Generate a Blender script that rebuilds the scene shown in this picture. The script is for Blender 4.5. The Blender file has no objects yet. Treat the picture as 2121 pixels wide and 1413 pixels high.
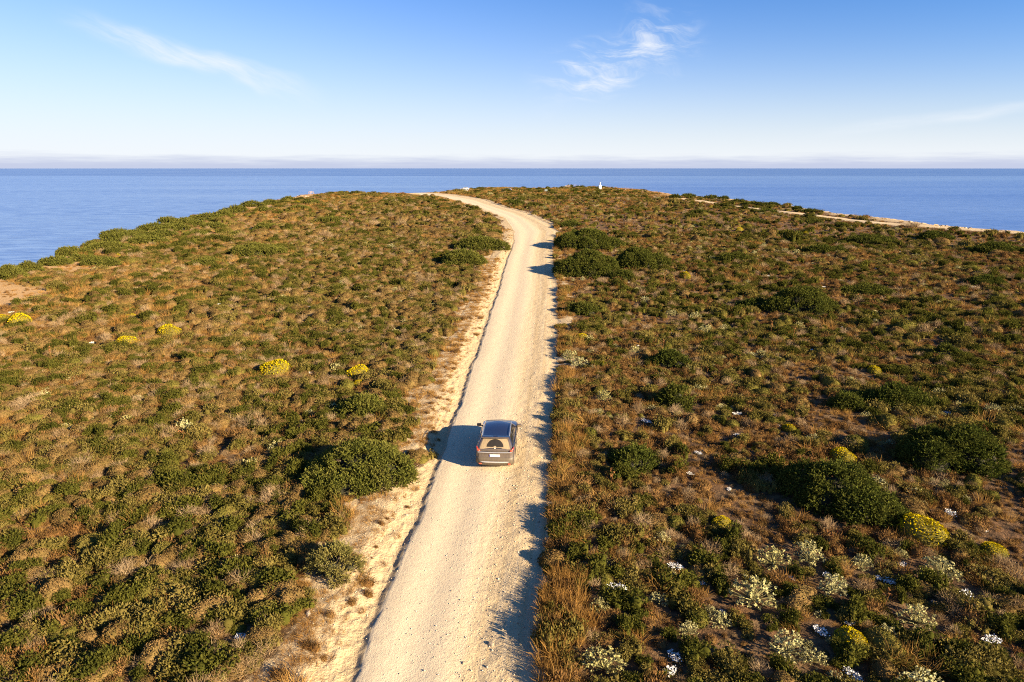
import bpy, bmesh, math, random
import numpy as np
from mathutils import Vector, Matrix, Euler
R = math.radians
scene = bpy.context.scene
COL = scene.collection
rng = np.random.default_rng(7)
random.seed(7)

# ------------------------------------------------------------------ camera, sky, sun, exposure
CAM_H, PITCH, FPX, W0, H0 = 14.0, R(15.46), 1296.0, 2121.0, 1413.0
cam = bpy.data.cameras.new('camera'); camo = bpy.data.objects.new('camera', cam); COL.objects.link(camo)
camo.location = (0, 0, CAM_H); camo.rotation_euler = (R(90) - PITCH, 0, 0)
cam.sensor_width = 36.0; cam.lens = 22.0; cam.clip_start = 0.5; cam.clip_end = 200000
scene.camera = camo
SUN_EL, SUN_AZ = 20.0, 122.0            # degrees; azimuth clockwise from +Y
EXPOSURE = 1.9
SKY_STRENGTH = 0.06
SKY_TINT = (0.27, 0.53, 0.87)
HAZE_H = 0.134
k_ = 1 / (SKY_STRENGTH * 2 ** EXPOSURE)             # a colour times k_ shows as itself in the picture
HAZE_COL = (0.93 * k_, 0.96 * k_, 1.0 * k_)
CLOUD_COL = (0.95 * k_, 0.98 * k_, 1.02 * k_)
BANK_COL = (0.47 * k_, 0.53 * k_, 0.76 * k_)
world = bpy.data.worlds.new('World'); scene.world = world; world.use_nodes = True
world.cycles.sampling_method = 'MANUAL'; world.cycles.sample_map_resolution = 256
sun = bpy.data.lights.new('sun', 'SUN'); suno = bpy.data.objects.new('sun', sun); COL.objects.link(suno)
sun.energy = 5.0; sun.angle = R(0.53); sun.color = (1.0, 0.81, 0.54)
sv = Vector((math.sin(R(SUN_AZ)) * math.cos(R(SUN_EL)), math.cos(R(SUN_AZ)) * math.cos(R(SUN_EL)), math.sin(R(SUN_EL))))
suno.rotation_euler = (-sv).to_track_quat('-Z', 'Y').to_euler(); suno.location = sv * 200
vs = scene.view_settings
vs.view_transform = 'Standard'; vs.look = 'None'; vs.exposure = EXPOSURE; vs.gamma = 1; vs.use_curve_mapping = False
cy = scene.cycles
cy.use_denoising = False; cy.max_bounces = 4; cy.diffuse_bounces = 3; cy.glossy_bounces = 2; cy.transparent_max_bounces = 4
cy.use_adaptive_sampling = False; cy.pixel_filter_type = 'BLACKMAN_HARRIS'; cy.filter_width = 1.1
try:
    cy.denoiser = 'OPENIMAGEDENOISE'; cy.denoising_prefilter = 'ACCURATE'; cy.denoising_input_passes = 'RGB_ALBEDO_NORMAL'
except Exception: pass

class NT:
    """small helper to write node trees"""
    def __init__(s, tree): s.t = tree; s.n = tree.nodes; s.l = tree.links
    def new(s, typ, **kw):
        n = s.n.new(typ)
        for k, v in kw.items():
            setattr(n, k, v)
        return n
    def put(s, sock, v):
        if isinstance(v, bpy.types.NodeSocket): s.l.new(v, sock)
        elif isinstance(v, (tuple, list)) and sock.type == 'RGBA' and len(v) == 3: sock.default_value = (*v, 1)
        else: sock.default_value = v
    def math(s, op, a, b=None, c=None, clamp=False):
        n = s.new('ShaderNodeMath', operation=op, use_clamp=clamp)
        s.put(n.inputs[0], a)
        if b is not None: s.put(n.inputs[1], b)
        if c is not None: s.put(n.inputs[2], c)
        return n.outputs[0]
    def vmath(s, op, a, b=None):
        n = s.new('ShaderNodeVectorMath', operation=op); s.put(n.inputs[0], a)
        if b is not None: s.put(n.inputs[1], b)
        return n.outputs['Value'] if op in ('LENGTH', 'DOT_PRODUCT') else n.outputs[0]
    def mix(s, f, a, b, blend='MIX'):
        n = s.new('ShaderNodeMix', data_type='RGBA', blend_type=blend); n.clamp_factor = True
        s.put(n.inputs[0], f); s.put(n.inputs[6], a); s.put(n.inputs[7], b); return n.outputs[2]
    def noise(s, vec, scale, detail=3, rough=0.55, dist=0.0):
        n = s.new('ShaderNodeTexNoise')
        if vec is not None: s.put(n.inputs['Vector'], vec)
        n.inputs['Scale'].default_value = scale; n.inputs['Detail'].default_value = detail
        n.inputs['Roughness'].default_value = rough; n.inputs['Distortion'].default_value = dist
        return n.outputs['Fac']
    def ramp(s, f, a, b, lo=0.0, hi=1.0, smooth=True):
        n = s.new('ShaderNodeMapRange', interpolation_type='SMOOTHSTEP' if smooth else 'LINEAR')
        s.put(n.inputs[0], f); n.inputs[1].default_value = a; n.inputs[2].default_value = b
        n.inputs[3].default_value = lo; n.inputs[4].default_value = hi; return n.outputs[0]
    def sep(s, v):
        n = s.new('ShaderNodeSeparateXYZ'); s.put(n.inputs[0], v); return n.outputs
    def comb(s, x, y, z):
        n = s.new('ShaderNodeCombineXYZ'); s.put(n.inputs[0], x); s.put(n.inputs[1], y); s.put(n.inputs[2], z); return n.outputs[0]

def pix_dir(px, py):
    """direction of a photograph pixel in the world (camera looks along +Y, pitched down)"""
    u = (px - W0 / 2) / FPX; v = (H0 / 2 - py) / FPX
    c, s_ = math.cos(PITCH), math.sin(PITCH)
    return (u, c + v * s_, -s_ + v * c)

def build_world():
    T = NT(world.node_tree); bg = T.n['Background']
    sky = T.new('ShaderNodeTexSky', sky_type='NISHITA'); sky.sun_disc = False
    sky.sun_elevation = R(SUN_EL); sky.sun_rotation = R(SUN_AZ); sky.altitude = 60
    sky.air_density = 1.0; sky.dust_density = 0.6; sky.ozone_density = 3.0
    g = T.new('ShaderNodeTexCoord').outputs['Generated']
    x, y, z = T.sep(g)
    ysafe = T.math('MAXIMUM', y, 0.08)
    gx = T.math('DIVIDE', x, ysafe); gz = T.math('DIVIDE', z, ysafe)
    front = T.ramp(y, 0.1, 0.3)
    # the photograph's sky is deeper and bluer than the plain model's
    col = T.mix(1.0, sky.outputs[0], SKY_TINT, 'MULTIPLY')
    # milky sea haze low over the horizon, all the way round
    el = z
    e_ = T.math('DIVIDE', T.math('MAXIMUM', el, 0.0), T.math('MULTIPLY', T.math('SUBTRACT', 1.0, T.math('MULTIPLY', x, 0.42)), HAZE_H))
    haze = T.math('EXPONENT', T.math('MULTIPLY', T.math('POWER', e_, 1.6), -1.0))
    col = T.mix(T.math('MULTIPLY', haze, 0.97), col, HAZE_COL)
    # high cirrus
    warp = T.math('SUBTRACT', T.noise(T.comb(gx, T.math('MULTIPLY', gz, 2.0), 2.0), 9, 2), 0.5)
    def streak(p0, p1, half, amp, nscale, seed, stretch, thr, shear=0.25):
        d0, d1 = pix_dir(*p0), pix_dir(*p1)
        a = (d0[0] / d0[1], d0[2] / d0[1]); b = (d1[0] / d1[1], d1[2] / d1[1])
        L = math.hypot(b[0] - a[0], b[1] - a[1]); tx, tz = (b[0] - a[0]) / L, (b[1] - a[1]) / L
        rx = T.math('SUBTRACT', gx, a[0]); rz = T.math('SUBTRACT', gz, a[1])
        al = T.math('ADD', T.math('MULTIPLY', rx, tx), T.math('MULTIPLY', rz, tz))
        ac = T.math('SUBTRACT', T.math('MULTIPLY', rz, tx), T.math('MULTIPLY', rx, tz))
        ac = T.math('ADD', ac, T.math('MULTIPLY', warp, half * 1.3))
        m = T.ramp(T.math('ABSOLUTE', ac), half, half * 0.05)
        e = T.math('MULTIPLY', T.ramp(al, -0.12 * L, 0.35 * L), T.ramp(al, 1.12 * L, 0.72 * L))
        n1 = T.noise(T.comb(T.math('MULTIPLY', al, 1 / stretch), T.math('ADD', ac, T.math('MULTIPLY', al, shear)), seed), nscale, 5, 0.66)
        n1 = T.ramp(n1, *thr)
        return T.math('MULTIPLY', T.math('MULTIPLY', T.math('MULTIPLY', m, e), n1), amp)
    cl = streak((150, 45), (640, 195), 0.024, 1.0, 30, 1.0, 6.0, (0.24, 0.78), 0.1)
    for a in (((1120, 190), (1440, 55), 0.060, 0.95, 46, 5.0, 3.0, (0.40, 0.78), 0.45),
              ((1700, 275), (2250, 205), 0.014, 0.5, 26, 11.0, 8.0, (0.25, 0.75), 0.0)):
        cl = T.math('MAXIMUM', cl, streak(*a))
    cl = T.math('MULTIPLY', cl, front)
    col = T.mix(cl, col, CLOUD_COL)
    # low fog bank far out over the sea
    az = T.math('ARCTAN2', x, y)
    nb = T.noise(T.comb(T.math('MULTIPLY', az, 4.0), T.math('MULTIPLY', el, 60.0), 3.0), 3.0, 4, 0.6)
    top = T.math('ADD', el, T.math('MULTIPLY', T.math('SUBTRACT', nb, 0.5), 0.018))
    bank = T.math('MULTIPLY', T.ramp(top, 0.022, 0.002), 0.75)
    col = T.mix(bank, col, BANK_COL)
    T.put(bg.inputs[0], col); bg.inputs[1].default_value = SKY_STRENGTH
build_world()

# ------------------------------------------------------------------ helpers
def mat(name):
    m = bpy.data.materials.new(name); m.use_nodes = True
    T = NT(m.node_tree); p = T.n['Principled BSDF']; return m, T, p
def simple(name, color, rough=0.6, metal=0.0, emit=None, coat=0.0):
    m, T, p = mat(name); p.inputs['Base Color'].default_value = (*color, 1)
    p.inputs['Roughness'].default_value = rough; p.inputs['Metallic'].default_value = metal
    p.inputs['Coat Weight'].default_value = coat
    return m
def tag(o, label=None, cat=None, group=None, kind=None):
    if label: o['label'] = label
    if cat: o['category'] = cat
    if group: o['group'] = group
    if kind: o['kind'] = kind
    return o
def add(name, mesh, material=None, parent=None, loc=None, rot=None, scale=None):
    o = bpy.data.objects.new(name, mesh); COL.objects.link(o)
    if material is not None and not mesh.materials: mesh.materials.append(material)
    if parent: o.parent = parent
    if loc is not None: o.location = loc
    if rot is not None: o.rotation_euler = rot
    if scale is not None: o.scale = scale
    return o
def empty(name, loc, rz=0.0):
    o = bpy.data.objects.new(name, None); COL.objects.link(o); o.location = loc; o.rotation_euler = (0, 0, rz)
    o.empty_display_size = 0.3; return o
def mesh_np(name, V, F, smooth=False):
    """V (n,3) array, F (m,3|4) int array"""
    me = bpy.data.meshes.new(name)
    V = np.asarray(V, np.float32); F = np.asarray(F, np.int32); k = F.shape[1]
    me.vertices.add(len(V)); me.vertices.foreach_set('co', V.ravel())
    me.loops.add(F.size); me.loops.foreach_set('vertex_index', F.ravel())
    me.polygons.add(len(F)); me.polygons.foreach_set('loop_start', np.arange(0, F.size, k, dtype=np.int32))
    if smooth: me.polygons.foreach_set('use_smooth', np.ones(len(F), bool))
    me.update(calc_edges=True); me.validate(); return me
def attr(me, name, vals):
    a = me.attributes.new(name, 'FLOAT', 'POINT'); a.data.foreach_set('value', np.asarray(vals, np.float32))
def hash2(xi, yi, seed):
    h = (xi.astype(np.int64) * 374761393 + yi.astype(np.int64) * 668265263 + seed * 1442695041) & 0xffffffff
    h = ((h ^ (h >> 13)) * 1274126177) & 0xffffffff
    h = (h ^ (h >> 16)) & 0xffffff
    return h / float(0xffffff)
def vnoise(x, y, seed=0):
    x = np.asarray(x, float); y = np.asarray(y, float)
    xi, yi = np.floor(x), np.floor(y); fx, fy = x - xi, y - yi
    fx = fx * fx * (3 - 2 * fx); fy = fy * fy * (3 - 2 * fy)
    a, b = hash2(xi, yi, seed), hash2(xi + 1, yi, seed); c, d = hash2(xi, yi + 1, seed), hash2(xi + 1, yi + 1, seed)
    return (a + (b - a) * fx) * (1 - fy) + (c + (d - c) * fx) * fy
def fbm(x, y, seed=0, oct=4):
    s, a, t = 0, 0.5, 0
    for o in range(oct):
        s = s + a * vnoise(np.asarray(x) * 2 ** o, np.asarray(y) * 2 ** o, seed + o * 17); t += a; a *= 0.5
    return s / t
def sstep(a, b, x):
    t = np.clip((np.asarray(x, float) - a) / (b - a), 0, 1); return t * t * (3 - 2 * t)

# ------------------------------------------------------------------ terrain shape
def zbase(Y): return 4.0 * sstep(45, 270, Y)
def ground_at(px, py):
    """where the ray of a pixel meets the plain (base height only)"""
    d = pix_dir(px, py); t = 15.0 / max(1e-4, -d[2])
    for _ in range(60):
        t = 0.5 * t + 0.5 * (CAM_H - float(zbase(d[1] * t))) / -d[2]
    return Vector((d[0] * t, d[1] * t, float(zbase(d[1] * t))))
LEFT = [(735, 1413), (775, 1300), (818, 1200), (858, 1100), (900, 1000), (917, 950), (935, 900), (950, 850), (968, 800), (983, 750),
        (1000, 700), (1017, 650), (1035, 600), (1045, 560), (1055, 530), (1066, 500), (1066, 478), (1048, 452), (1012, 438), (994, 430),
        (974, 424), (941, 414), (899, 406.5), (852, 403.2), (848, 401.5), (868, 399.6)]
RIGHT = [(1112, 1413), (1118, 1300), (1128, 1200), (1133, 1100), (1140, 1000), (1146, 950), (1150, 900), (1152, 850), (1153, 800), (1155, 750),
         (1155, 700), (1155, 650), (1156, 600), (1150, 560), (1146, 530), (1148, 500), (1158, 481), (1138, 465), (1110, 452), (1092, 442),
         (1047, 431), (1001, 414), (941, 403.5), (915, 401.5), (903, 399.6)]
def edge(pts):
    g = [ground_at(*p) for p in pts]
    ys = np.array([p.y for p in g]); xs = np.array([p.x for p in g])
    d = (xs[1] - xs[0]) / (ys[1] - ys[0])
    return np.concatenate([[ys[0] - 40], ys]), np.concatenate([[xs[0] - 40 * d], xs])
LY, LX = edge(LEFT); RY, RX = edge(RIGHT)
ROAD_END = float(min(LY[-1], RY[-1]))
def wob(Y, seed, amp): return (fbm(np.asarray(Y) / 3.0, np.asarray(Y) * 0 + seed, seed, 3) - 0.5) * amp
def xl(Y): return np.interp(Y, LY, LX)
def xr(Y): return np.interp(Y, RY, RX)
TRACK = [(1225, 404.5), (1290, 405.5), (1330, 406), (1400, 410), (1450, 416), (1510, 424.5), (1580, 433), (1650, 442), (1720, 450), (1800, 459), (1880, 466), (1960, 472), (2130, 484)]
TP = np.array([[*ground_at(*p)][:2] for p in TRACK])
def polydist(X, Y, P):
    best = np.full(np.shape(X), 1e9)
    for (ax, ay), (bx, by) in zip(P[:-1], P[1:]):
        dx, dy = bx - ax, by - ay; L = dx * dx + dy * dy
        t = np.clip(((X - ax) * dx + (Y - ay) * dy) / L, 0, 1)
        best = np.minimum(best, np.hypot(X - ax - t * dx, Y - ay - t * dy))
    return best
COAST = [(0, 571), (60, 553), (130, 526), (200, 504), (240, 493), (300, 472), (370, 454), (430, 443), (490, 430), (530, 421), (575, 413),
         (604, 409), (625, 403.5), (700, 398.5), (760, 399), (850, 400), (905, 397.5), (960, 392), (1010, 387.5), (1040, 387.5), (1100, 389.5),
         (1160, 389), (1200, 387), (1240, 387.2), (1290, 390), (1340, 394), (1400, 404), (1519, 412), (1638, 427), (1740, 442), (1842, 452),
         (1944, 466), (2029, 473), (2121, 480)]
CP = np.array([[*ground_at(*p)][:2] for p in COAST])
CP = np.vstack([[(-60, -160), (-58, -30), (CP[0, 0] + 8, CP[0, 1] - 40)], CP, [(CP[-1, 0] - 4, CP[-1, 1] - 60), (110, -30), (110, -160)]])
CANG = np.arctan2(CP[:, 0], CP[:, 1]); CRAD = np.hypot(CP[:, 0], CP[:, 1])
def coast_s(X, Y):
    """signed distance to the cliff edge, positive over the sea"""
    a = np.arctan2(X, Y); r = np.hypot(X, Y)
    inside = r < np.interp(a, CANG, CRAD)
    d = polydist(X, Y, CP); d = d + (fbm(X / 6, Y / 6, 5, 3) - 0.5) * 3.0
    return np.where(inside, -d, d)
SEA_Z = -46.0
def zroad(X, Y):
    """height of road, gutter and bank"""
    uL = X - (xl(Y) + wob(Y * 1.3, 3, 0.26)); uR = X - (xr(Y) + wob(Y, 4, 0.5))
    near = 1 - sstep(95, 150, Y)
    lump = (fbm(X * 2.2, Y * 1.6, 61, 3) - 0.5)
    prof = np.interp(uL, [-9, -5, -2.4, -1.5, -0.95, -0.42, -0.22, 0.12, 0.5], [0.05, 0.16, 0.24, 0.25, 0.10, -0.06, -0.10, 0.03, 0.05])
    prof = prof + lump * np.interp(uL, [-2.6, -1.6, -0.4, -0.1], [0, 0.14, 0.10, 0])
    prof = prof + (fbm(X * 5.0, Y * 3.5, 63, 3) - .5) * np.interp(uL, [-1.5, -1.0, -.35, .05], [0, .16, .13, 0])
    w = np.maximum(xr(Y) - xl(Y), 1)
    f = np.clip(uL / w, 0, 1)
    crown = 0.05 * (1 - (2 * f - 1) ** 2) + 0.022 * np.sin(f * 17) * (f > 0) * (f < 1)
    right = np.interp(uR, [-0.6, 0.0, 0.8, 2.5, 6], [0, 0.03, 0.10, 0.10, 0.0])
    inroad = (uL > 0.1)
    grit = (fbm(X * 3.0, Y * 3.0, 71, 3) - 0.5) * np.where(inroad & (uR < 0.2), 0.015 + 0.05 * sstep(0.45, 0.75, f), 0)
    return np.where(inroad, crown + right + grit, prof * near) * 1.0
def zterrain(X, Y):
    X = np.asarray(X, float); Y = np.asarray(Y, float)
    uL = X - xl(Y); uR = X - xr(Y)
    dist = np.maximum(np.maximum(-uL - 3.0, uR - 1.5), 0)
    away = sstep(0, 14, dist) * sstep(-2, -14, coast_s(X, Y)) if np.size(X) > 1 else sstep(0, 14, dist)
    nat = (fbm(X / 38, Y / 38, 21, 3) - 0.5) * 1.1 + (fbm(X / 7, Y / 7, 22, 3) - 0.5) * 0.5
    z = zbase(Y) + nat * away + zroad(X, Y) * (1 - sstep(1.5, 6, dist)) * (1 - sstep(ROAD_END - 15, ROAD_END, Y))
    s = coast_s(X, Y)
    drop = np.where(s > 0, np.minimum(s * 1.1 + 0.02 * s * s, 48 + zbase(Y)), 0)
    return z - drop
def in_road(X, Y): return (X > xl(Y)) & (X < xr(Y)) & (Y < ROAD_END)

def sand_mask(X, Y):
    uL = X - xl(Y); uR = X - xr(Y)
    n = fbm(X / 2.2, Y / 2.2, 33, 4)
    bankw = np.interp(Y, [15, 22, 27, 31, 36, 45, 60, 85, 110, 150], [2.6, 2.2, 1.5, 0.8, 2.6, 2.4, 2.2, 2.6, 3.0, 1.0])
    left = sstep(-1.4, 0.2, uL + bankw + (n - 0.5) * 4.0) * (uL < 0.2)
    right = sstep(1.2, 0.0, uR - 0.7 + (n - 0.5) * 1.6) * (uR > -0.2) * sstep(20, 60, Y) * 0.8
    s = coast_s(X, Y)
    n2 = fbm(X / 9, Y / 9, 41, 3)
    coast = sstep(-11, -1, s + (n2 - 0.5) * 26) * (X < 0) * sstep(400, 260, Y)
    coastr = sstep(-9, -1, s + (n2 - 0.5) * 14) * 0.6
    tr = sstep(3.0, 1.4, polydist(X, Y, TP) + (n - 0.5) * 1.5)
    return np.clip(np.maximum.reduce([left, right, coast, coastr, tr]), 0, 1)

# ------------------------------------------------------------------ ground material
def ground_material():
    m, T, p = mat('ground_soil_sand_and_gravel')
    def A(n):
        a = T.new('ShaderNodeAttribute'); a.attribute_name = n; return a.outputs['Fac']
    sand, road, lane, gold = A('sand'), A('road'), A('lane'), A('gold')
    pos = T.new('ShaderNodeNewGeometry').outputs['Position']
    n1 = T.noise(pos, 0.5, 4); n2 = T.noise(pos, 3.0, 5, 0.65); n3 = T.noise(pos, 14.0, 4, 0.7)
    soil = T.mix(T.ramp(n2, 0.35, 0.65), (0.040, 0.024, 0.013), (0.145, 0.078, 0.036))
    soil = T.mix(T.math('MULTIPLY', T.ramp(n1, 0.45, 0.7), 0.6), soil, (0.21, 0.135, 0.065))
    soil = T.mix(T.ramp(n3, 0.62, 0.75), soil, (0.26, 0.19, 0.11))
    soil = T.mix(gold, soil, (0.30, 0.19, 0.06))
    sd = T.mix(n2, (0.34, 0.24, 0.125), (0.50, 0.385, 0.235))
    sd = T.mix(T.ramp(n3, 0.60, 0.72), sd, (0.26, 0.17, 0.085))
    sd = T.mix(gold, sd, (0.40, 0.235, 0.095))
    # streaks along the way of driving
    x, y, z = T.sep(pos)
    st = T.noise(T.comb(T.math('MULTIPLY', lane, 22.0), T.math('MULTIPLY', y, 0.05), 0.0), 1.0, 3, 0.6)
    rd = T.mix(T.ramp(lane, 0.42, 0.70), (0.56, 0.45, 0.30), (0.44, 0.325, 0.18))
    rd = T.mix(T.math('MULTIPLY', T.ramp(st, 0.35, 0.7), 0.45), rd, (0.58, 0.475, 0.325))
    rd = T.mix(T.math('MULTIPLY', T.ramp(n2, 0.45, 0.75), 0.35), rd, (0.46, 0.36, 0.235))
    grit = T.noise(pos, 28.0, 3, 0.7)
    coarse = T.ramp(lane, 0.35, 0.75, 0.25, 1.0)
    rd = T.mix(T.math('MULTIPLY', T.ramp(grit, 0.60, 0.72), T.math('MULTIPLY', coarse, 0.55)), rd, (0.30, 0.22, 0.14))
    rd = T.mix(T.math('MULTIPLY', T.ramp(grit, 0.36, 0.28), T.math('MULTIPLY', coarse, 0.6)), rd, (0.80, 0.70, 0.54))
    edge_n = T.math('ADD', sand, T.math('MULTIPLY', T.math('SUBTRACT', n2, 0.5), 0.9))
    col = T.mix(T.ramp(edge_n, 0.30, 0.62), soil, sd)
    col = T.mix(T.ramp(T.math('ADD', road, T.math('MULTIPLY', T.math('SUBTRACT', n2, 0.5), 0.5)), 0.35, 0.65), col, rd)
    T.put(p.inputs['Base Color'], col)
    p.inputs['Roughness'].default_value = 0.95; p.inputs['Specular IOR Level'].default_value = 0.15
    b = T.new('ShaderNodeBump'); b.inputs['Strength'].default_value = 0.9; b.inputs['Distance'].default_value = 0.05
    hgt = T.math('ADD', T.math('MULTIPLY', T.noise(pos, 9.0, 4, 0.65), T.math('MAXIMUM', T.ramp(lane, 0.3, 0.75, 0.35, 1.0), T.ramp(road, 0.9, 0.2, 0.0, 2.2))), T.math('MULTIPLY', grit, 0.45))
    T.put(b.inputs['Height'], hgt); T.put(p.inputs['Normal'], b.outputs[0])
    return m
GROUND = ground_material()
def gold_mask(X, Y):
    n = fbm(X / 25, Y / 12, 51, 4)
    a = sstep(0.34, 0.52, n) * sstep(215, 270, Y) * sstep(-40, 0, X)
    b = sstep(0.45, 0.6, n) * sstep(150, 200, Y) * sstep(-10, -2, X - xl(Y)) * (X < xl(Y)) * 0.9
    c = sstep(0.50, 0.62, n) * sstep(90, 150, X) * 0.6 * sstep(110, 150, Y)
    d = sstep(-45, -20, coast_s(X, Y)) * (X < -20) * .8
    return np.clip(np.maximum.reduce([a, b, c, d]), 0, 1)
def set_ground_attrs(me, X, Y, road):
    attr(me, 'sand', sand_mask(X, Y)); attr(me, 'road', road)
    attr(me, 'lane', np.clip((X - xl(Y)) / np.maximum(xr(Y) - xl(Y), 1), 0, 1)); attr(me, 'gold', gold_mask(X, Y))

def grid_faces(nr, nc, wrap=False):
    i = np.arange(nr - 1)[:, None]; j = np.arange(nc if wrap else nc - 1)[None, :]
    j2 = (j + 1) % nc
    return np.stack([i * nc + j, i * nc + j2, (i + 1) * nc + j2, (i + 1) * nc + j], -1).reshape(-1, 4)

def build_terrain():
    ang = np.concatenate([np.linspace(-46, 46, 560), np.linspace(46, 180, 45)[1:], np.linspace(180, 314, 45)[1:-1]])
    ang = np.radians(ang)
    rad = np.concatenate([[1.0, 3.0, 5.0], np.geomspace(7, 640, 500)])
    A_, R_ = np.meshgrid(ang, rad)
    X = (R_ * np.sin(A_)).ravel(); Y = (R_ * np.cos(A_)).ravel()
    Z = zterrain(X, Y)
    uL = X - xl(Y); uR = X - xr(Y)
    ins = np.minimum(uL + 3.0, 1.6 - uR)
    Z = Z - np.where((Y < ROAD_END - 1) & (Y > 8), 0.22 * sstep(0.0, 0.9, ins), 0)
    F = grid_faces(len(rad), len(ang), True)[:, ::-1]
    me = mesh_np('ground', np.stack([X, Y, Z], 1), F, True)
    road = np.where((uL > 0) & (uR < 0) & (Y < ROAD_END), 1.0, 0.0)
    tr = sstep(2.6, 1.6, polydist(X, Y, TP)) * 0.6
    set_ground_attrs(me, X, Y, np.maximum(road, tr))
    tag(add('ground', me, GROUND), kind='structure')
build_terrain()

def build_road():
    ys = np.geomspace(7.5, ROAD_END, 800)
    off_l = np.concatenate([np.linspace(-3.0, -1.6, 12), np.linspace(-1.5, 0.2, 30)])
    mid = np.linspace(0.0, 1.0, 64)
    off_r = np.linspace(0.1, 1.6, 10)
    Yg = ys[:, None]
    XL = xl(ys)[:, None]; XR = xr(ys)[:, None]
    X = np.concatenate([XL + off_l[None], XL + 0.28 + (XR - XL - 0.28) * mid[None], XR + off_r[None]], 1)
    Y = np.broadcast_to(Yg, X.shape)
    X, Y = X.ravel(), Y.ravel()
    Z = zterrain(X, Y)
    nc = len(off_l) + len(mid) + len(off_r)
    uL = X - (xl(Y) + wob(Y * 1.3, 3, 0.26)); uR = X - (xr(Y) + wob(Y, 4, 0.5))
    ins = np.minimum(X - xl(Y) + 3.0, xr(Y) + 1.6 - X)
    Z = Z - 0.06 + 0.07 * sstep(0, 0.35, ins)
    me = mesh_np('dirt_road', np.stack([X, Y, Z], 1), grid_faces(len(ys), nc), True)
    n = fbm(X * 1.2, Y * 1.2, 81, 3)
    road = sstep(-0.15, 0.1, uL) * sstep(0.55, -0.15, uR + (n - 0.5) * 0.8)
    set_ground_attrs(me, X, Y, road)
    tag(add('dirt_road', me, GROUND), kind='structure')
build_road()

def build_track():
    P = TP; seg = np.hypot(*np.diff(P, axis=0).T); cum = np.concatenate([[0], np.cumsum(seg)])
    t = np.linspace(0, cum[-1], 220)
    cx, cy_ = np.interp(t, cum, P[:, 0]), np.interp(t, cum, P[:, 1])
    tx, ty = np.gradient(cx), np.gradient(cy_); L = np.hypot(tx, ty); nx, ny = -ty / L, tx / L
    o = np.linspace(-1.9, 1.9, 9)
    X = (cx[:, None] + nx[:, None] * o).ravel(); Y = (cy_[:, None] + ny[:, None] * o).ravel()
    Z = zterrain(X, Y) + np.tile(np.array([-0.25, .05, .09, .09, .1, .09, .09, .05, -0.25]), len(t))
    me = mesh_np('dirt_track', np.stack([X, Y, Z], 1), grid_faces(len(t), 9), True)
    set_ground_attrs(me, X, Y, np.tile(np.array([0, .7, 1, 1, .9, 1, 1, .7, 0.]), len(t)))
    tag(add('dirt_track', me, GROUND), kind='structure')
build_track()

# ------------------------------------------------------------------ sea
def build_sea():
    m, T, p = mat('sea_water')
    pos = T.new('ShaderNodeNewGeometry').outputs['Position']
    x, y, z = T.sep(pos)
    band = T.noise(T.comb(T.math('MULTIPLY', x, 0.0006), T.math('MULTIPLY', y, 0.004), 0.0), 1.0, 5, 0.6)
    chop = T.noise(T.comb(T.math('MULTIPLY', x, 0.02), T.math('MULTIPLY', y, 0.05), 0.0), 1.0, 5, 0.7)
    rip = T.noise(T.comb(T.math('MULTIPLY', x, 0.035), T.math('MULTIPLY', y, 0.16), 0.0), 1.0, 3, 0.7)
    wind = T.math('ADD', y, T.math('MULTIPLY', T.math('SUBTRACT', T.noise(T.comb(T.math('MULTIPLY', x, 0.0003), 0, 0), 1.0, 3), 0.5), 500.0))
    deep = T.ramp(wind, 4700, 5300)
    col = T.mix(T.ramp(band, 0.38, 0.62), (0.105, 0.19, 0.38), (0.17, 0.27, 0.47))
    col = T.mix(T.math('MULTIPLY', T.ramp(chop, 0.42, 0.62), 0.8), col, (0.075, 0.15, 0.36))
    reflect_grad = T.math('MULTIPLY', T.math('MULTIPLY', T.ramp(x, -350, 600), T.ramp(y, 4500, 1500)), 0.75)           # reflection gradient put into colour and specular: darker towards the right
    col = T.mix(reflect_grad, col, (0.060, 0.135, 0.38))
    col = T.mix(T.math('MULTIPLY', T.ramp(rip, 0.42, 0.62), 0.8), col, (0.030, 0.085, 0.27))
    col = T.mix(T.math('MULTIPLY', deep, 0.9), col, (0.045, 0.105, 0.29))
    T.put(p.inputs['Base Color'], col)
    T.put(p.inputs['Roughness'], T.ramp(band, 0.3, 0.7, 0.22, 0.34)); p.inputs['IOR'].default_value = 1.33
    T.put(p.inputs['Specular IOR Level'], T.math('SUBTRACT', T.math('SUBTRACT', 0.46, T.math('MULTIPLY', reflect_grad, 0.20)), T.math('MULTIPLY', deep, 0.32)))
    b = T.new('ShaderNodeBump'); b.inputs['Strength'].default_value = 0.5; b.inputs['Distance'].default_value = 2.0
    T.put(b.inputs['Height'], T.noise(T.comb(T.math('MULTIPLY', x, 0.03), T.math('MULTIPLY', y, 0.09), 0.0), 1.0, 4, 0.7))
    T.put(p.inputs['Normal'], b.outputs[0])
    n = 96
    rad = np.concatenate([[1.0], np.geomspace(40, 90000, 40)]); ang = np.linspace(0, 2 * np.pi, n, endpoint=False)
    A_, R_ = np.meshgrid(ang, rad)
    V = np.stack([(R_ * np.sin(A_)).ravel(), (R_ * np.cos(A_)).ravel(), np.full(R_.size, SEA_Z)], 1)
    me = mesh_np('sea', V, grid_faces(len(rad), n, True)[:, ::-1], True)
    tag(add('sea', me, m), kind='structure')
build_sea()
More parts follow.
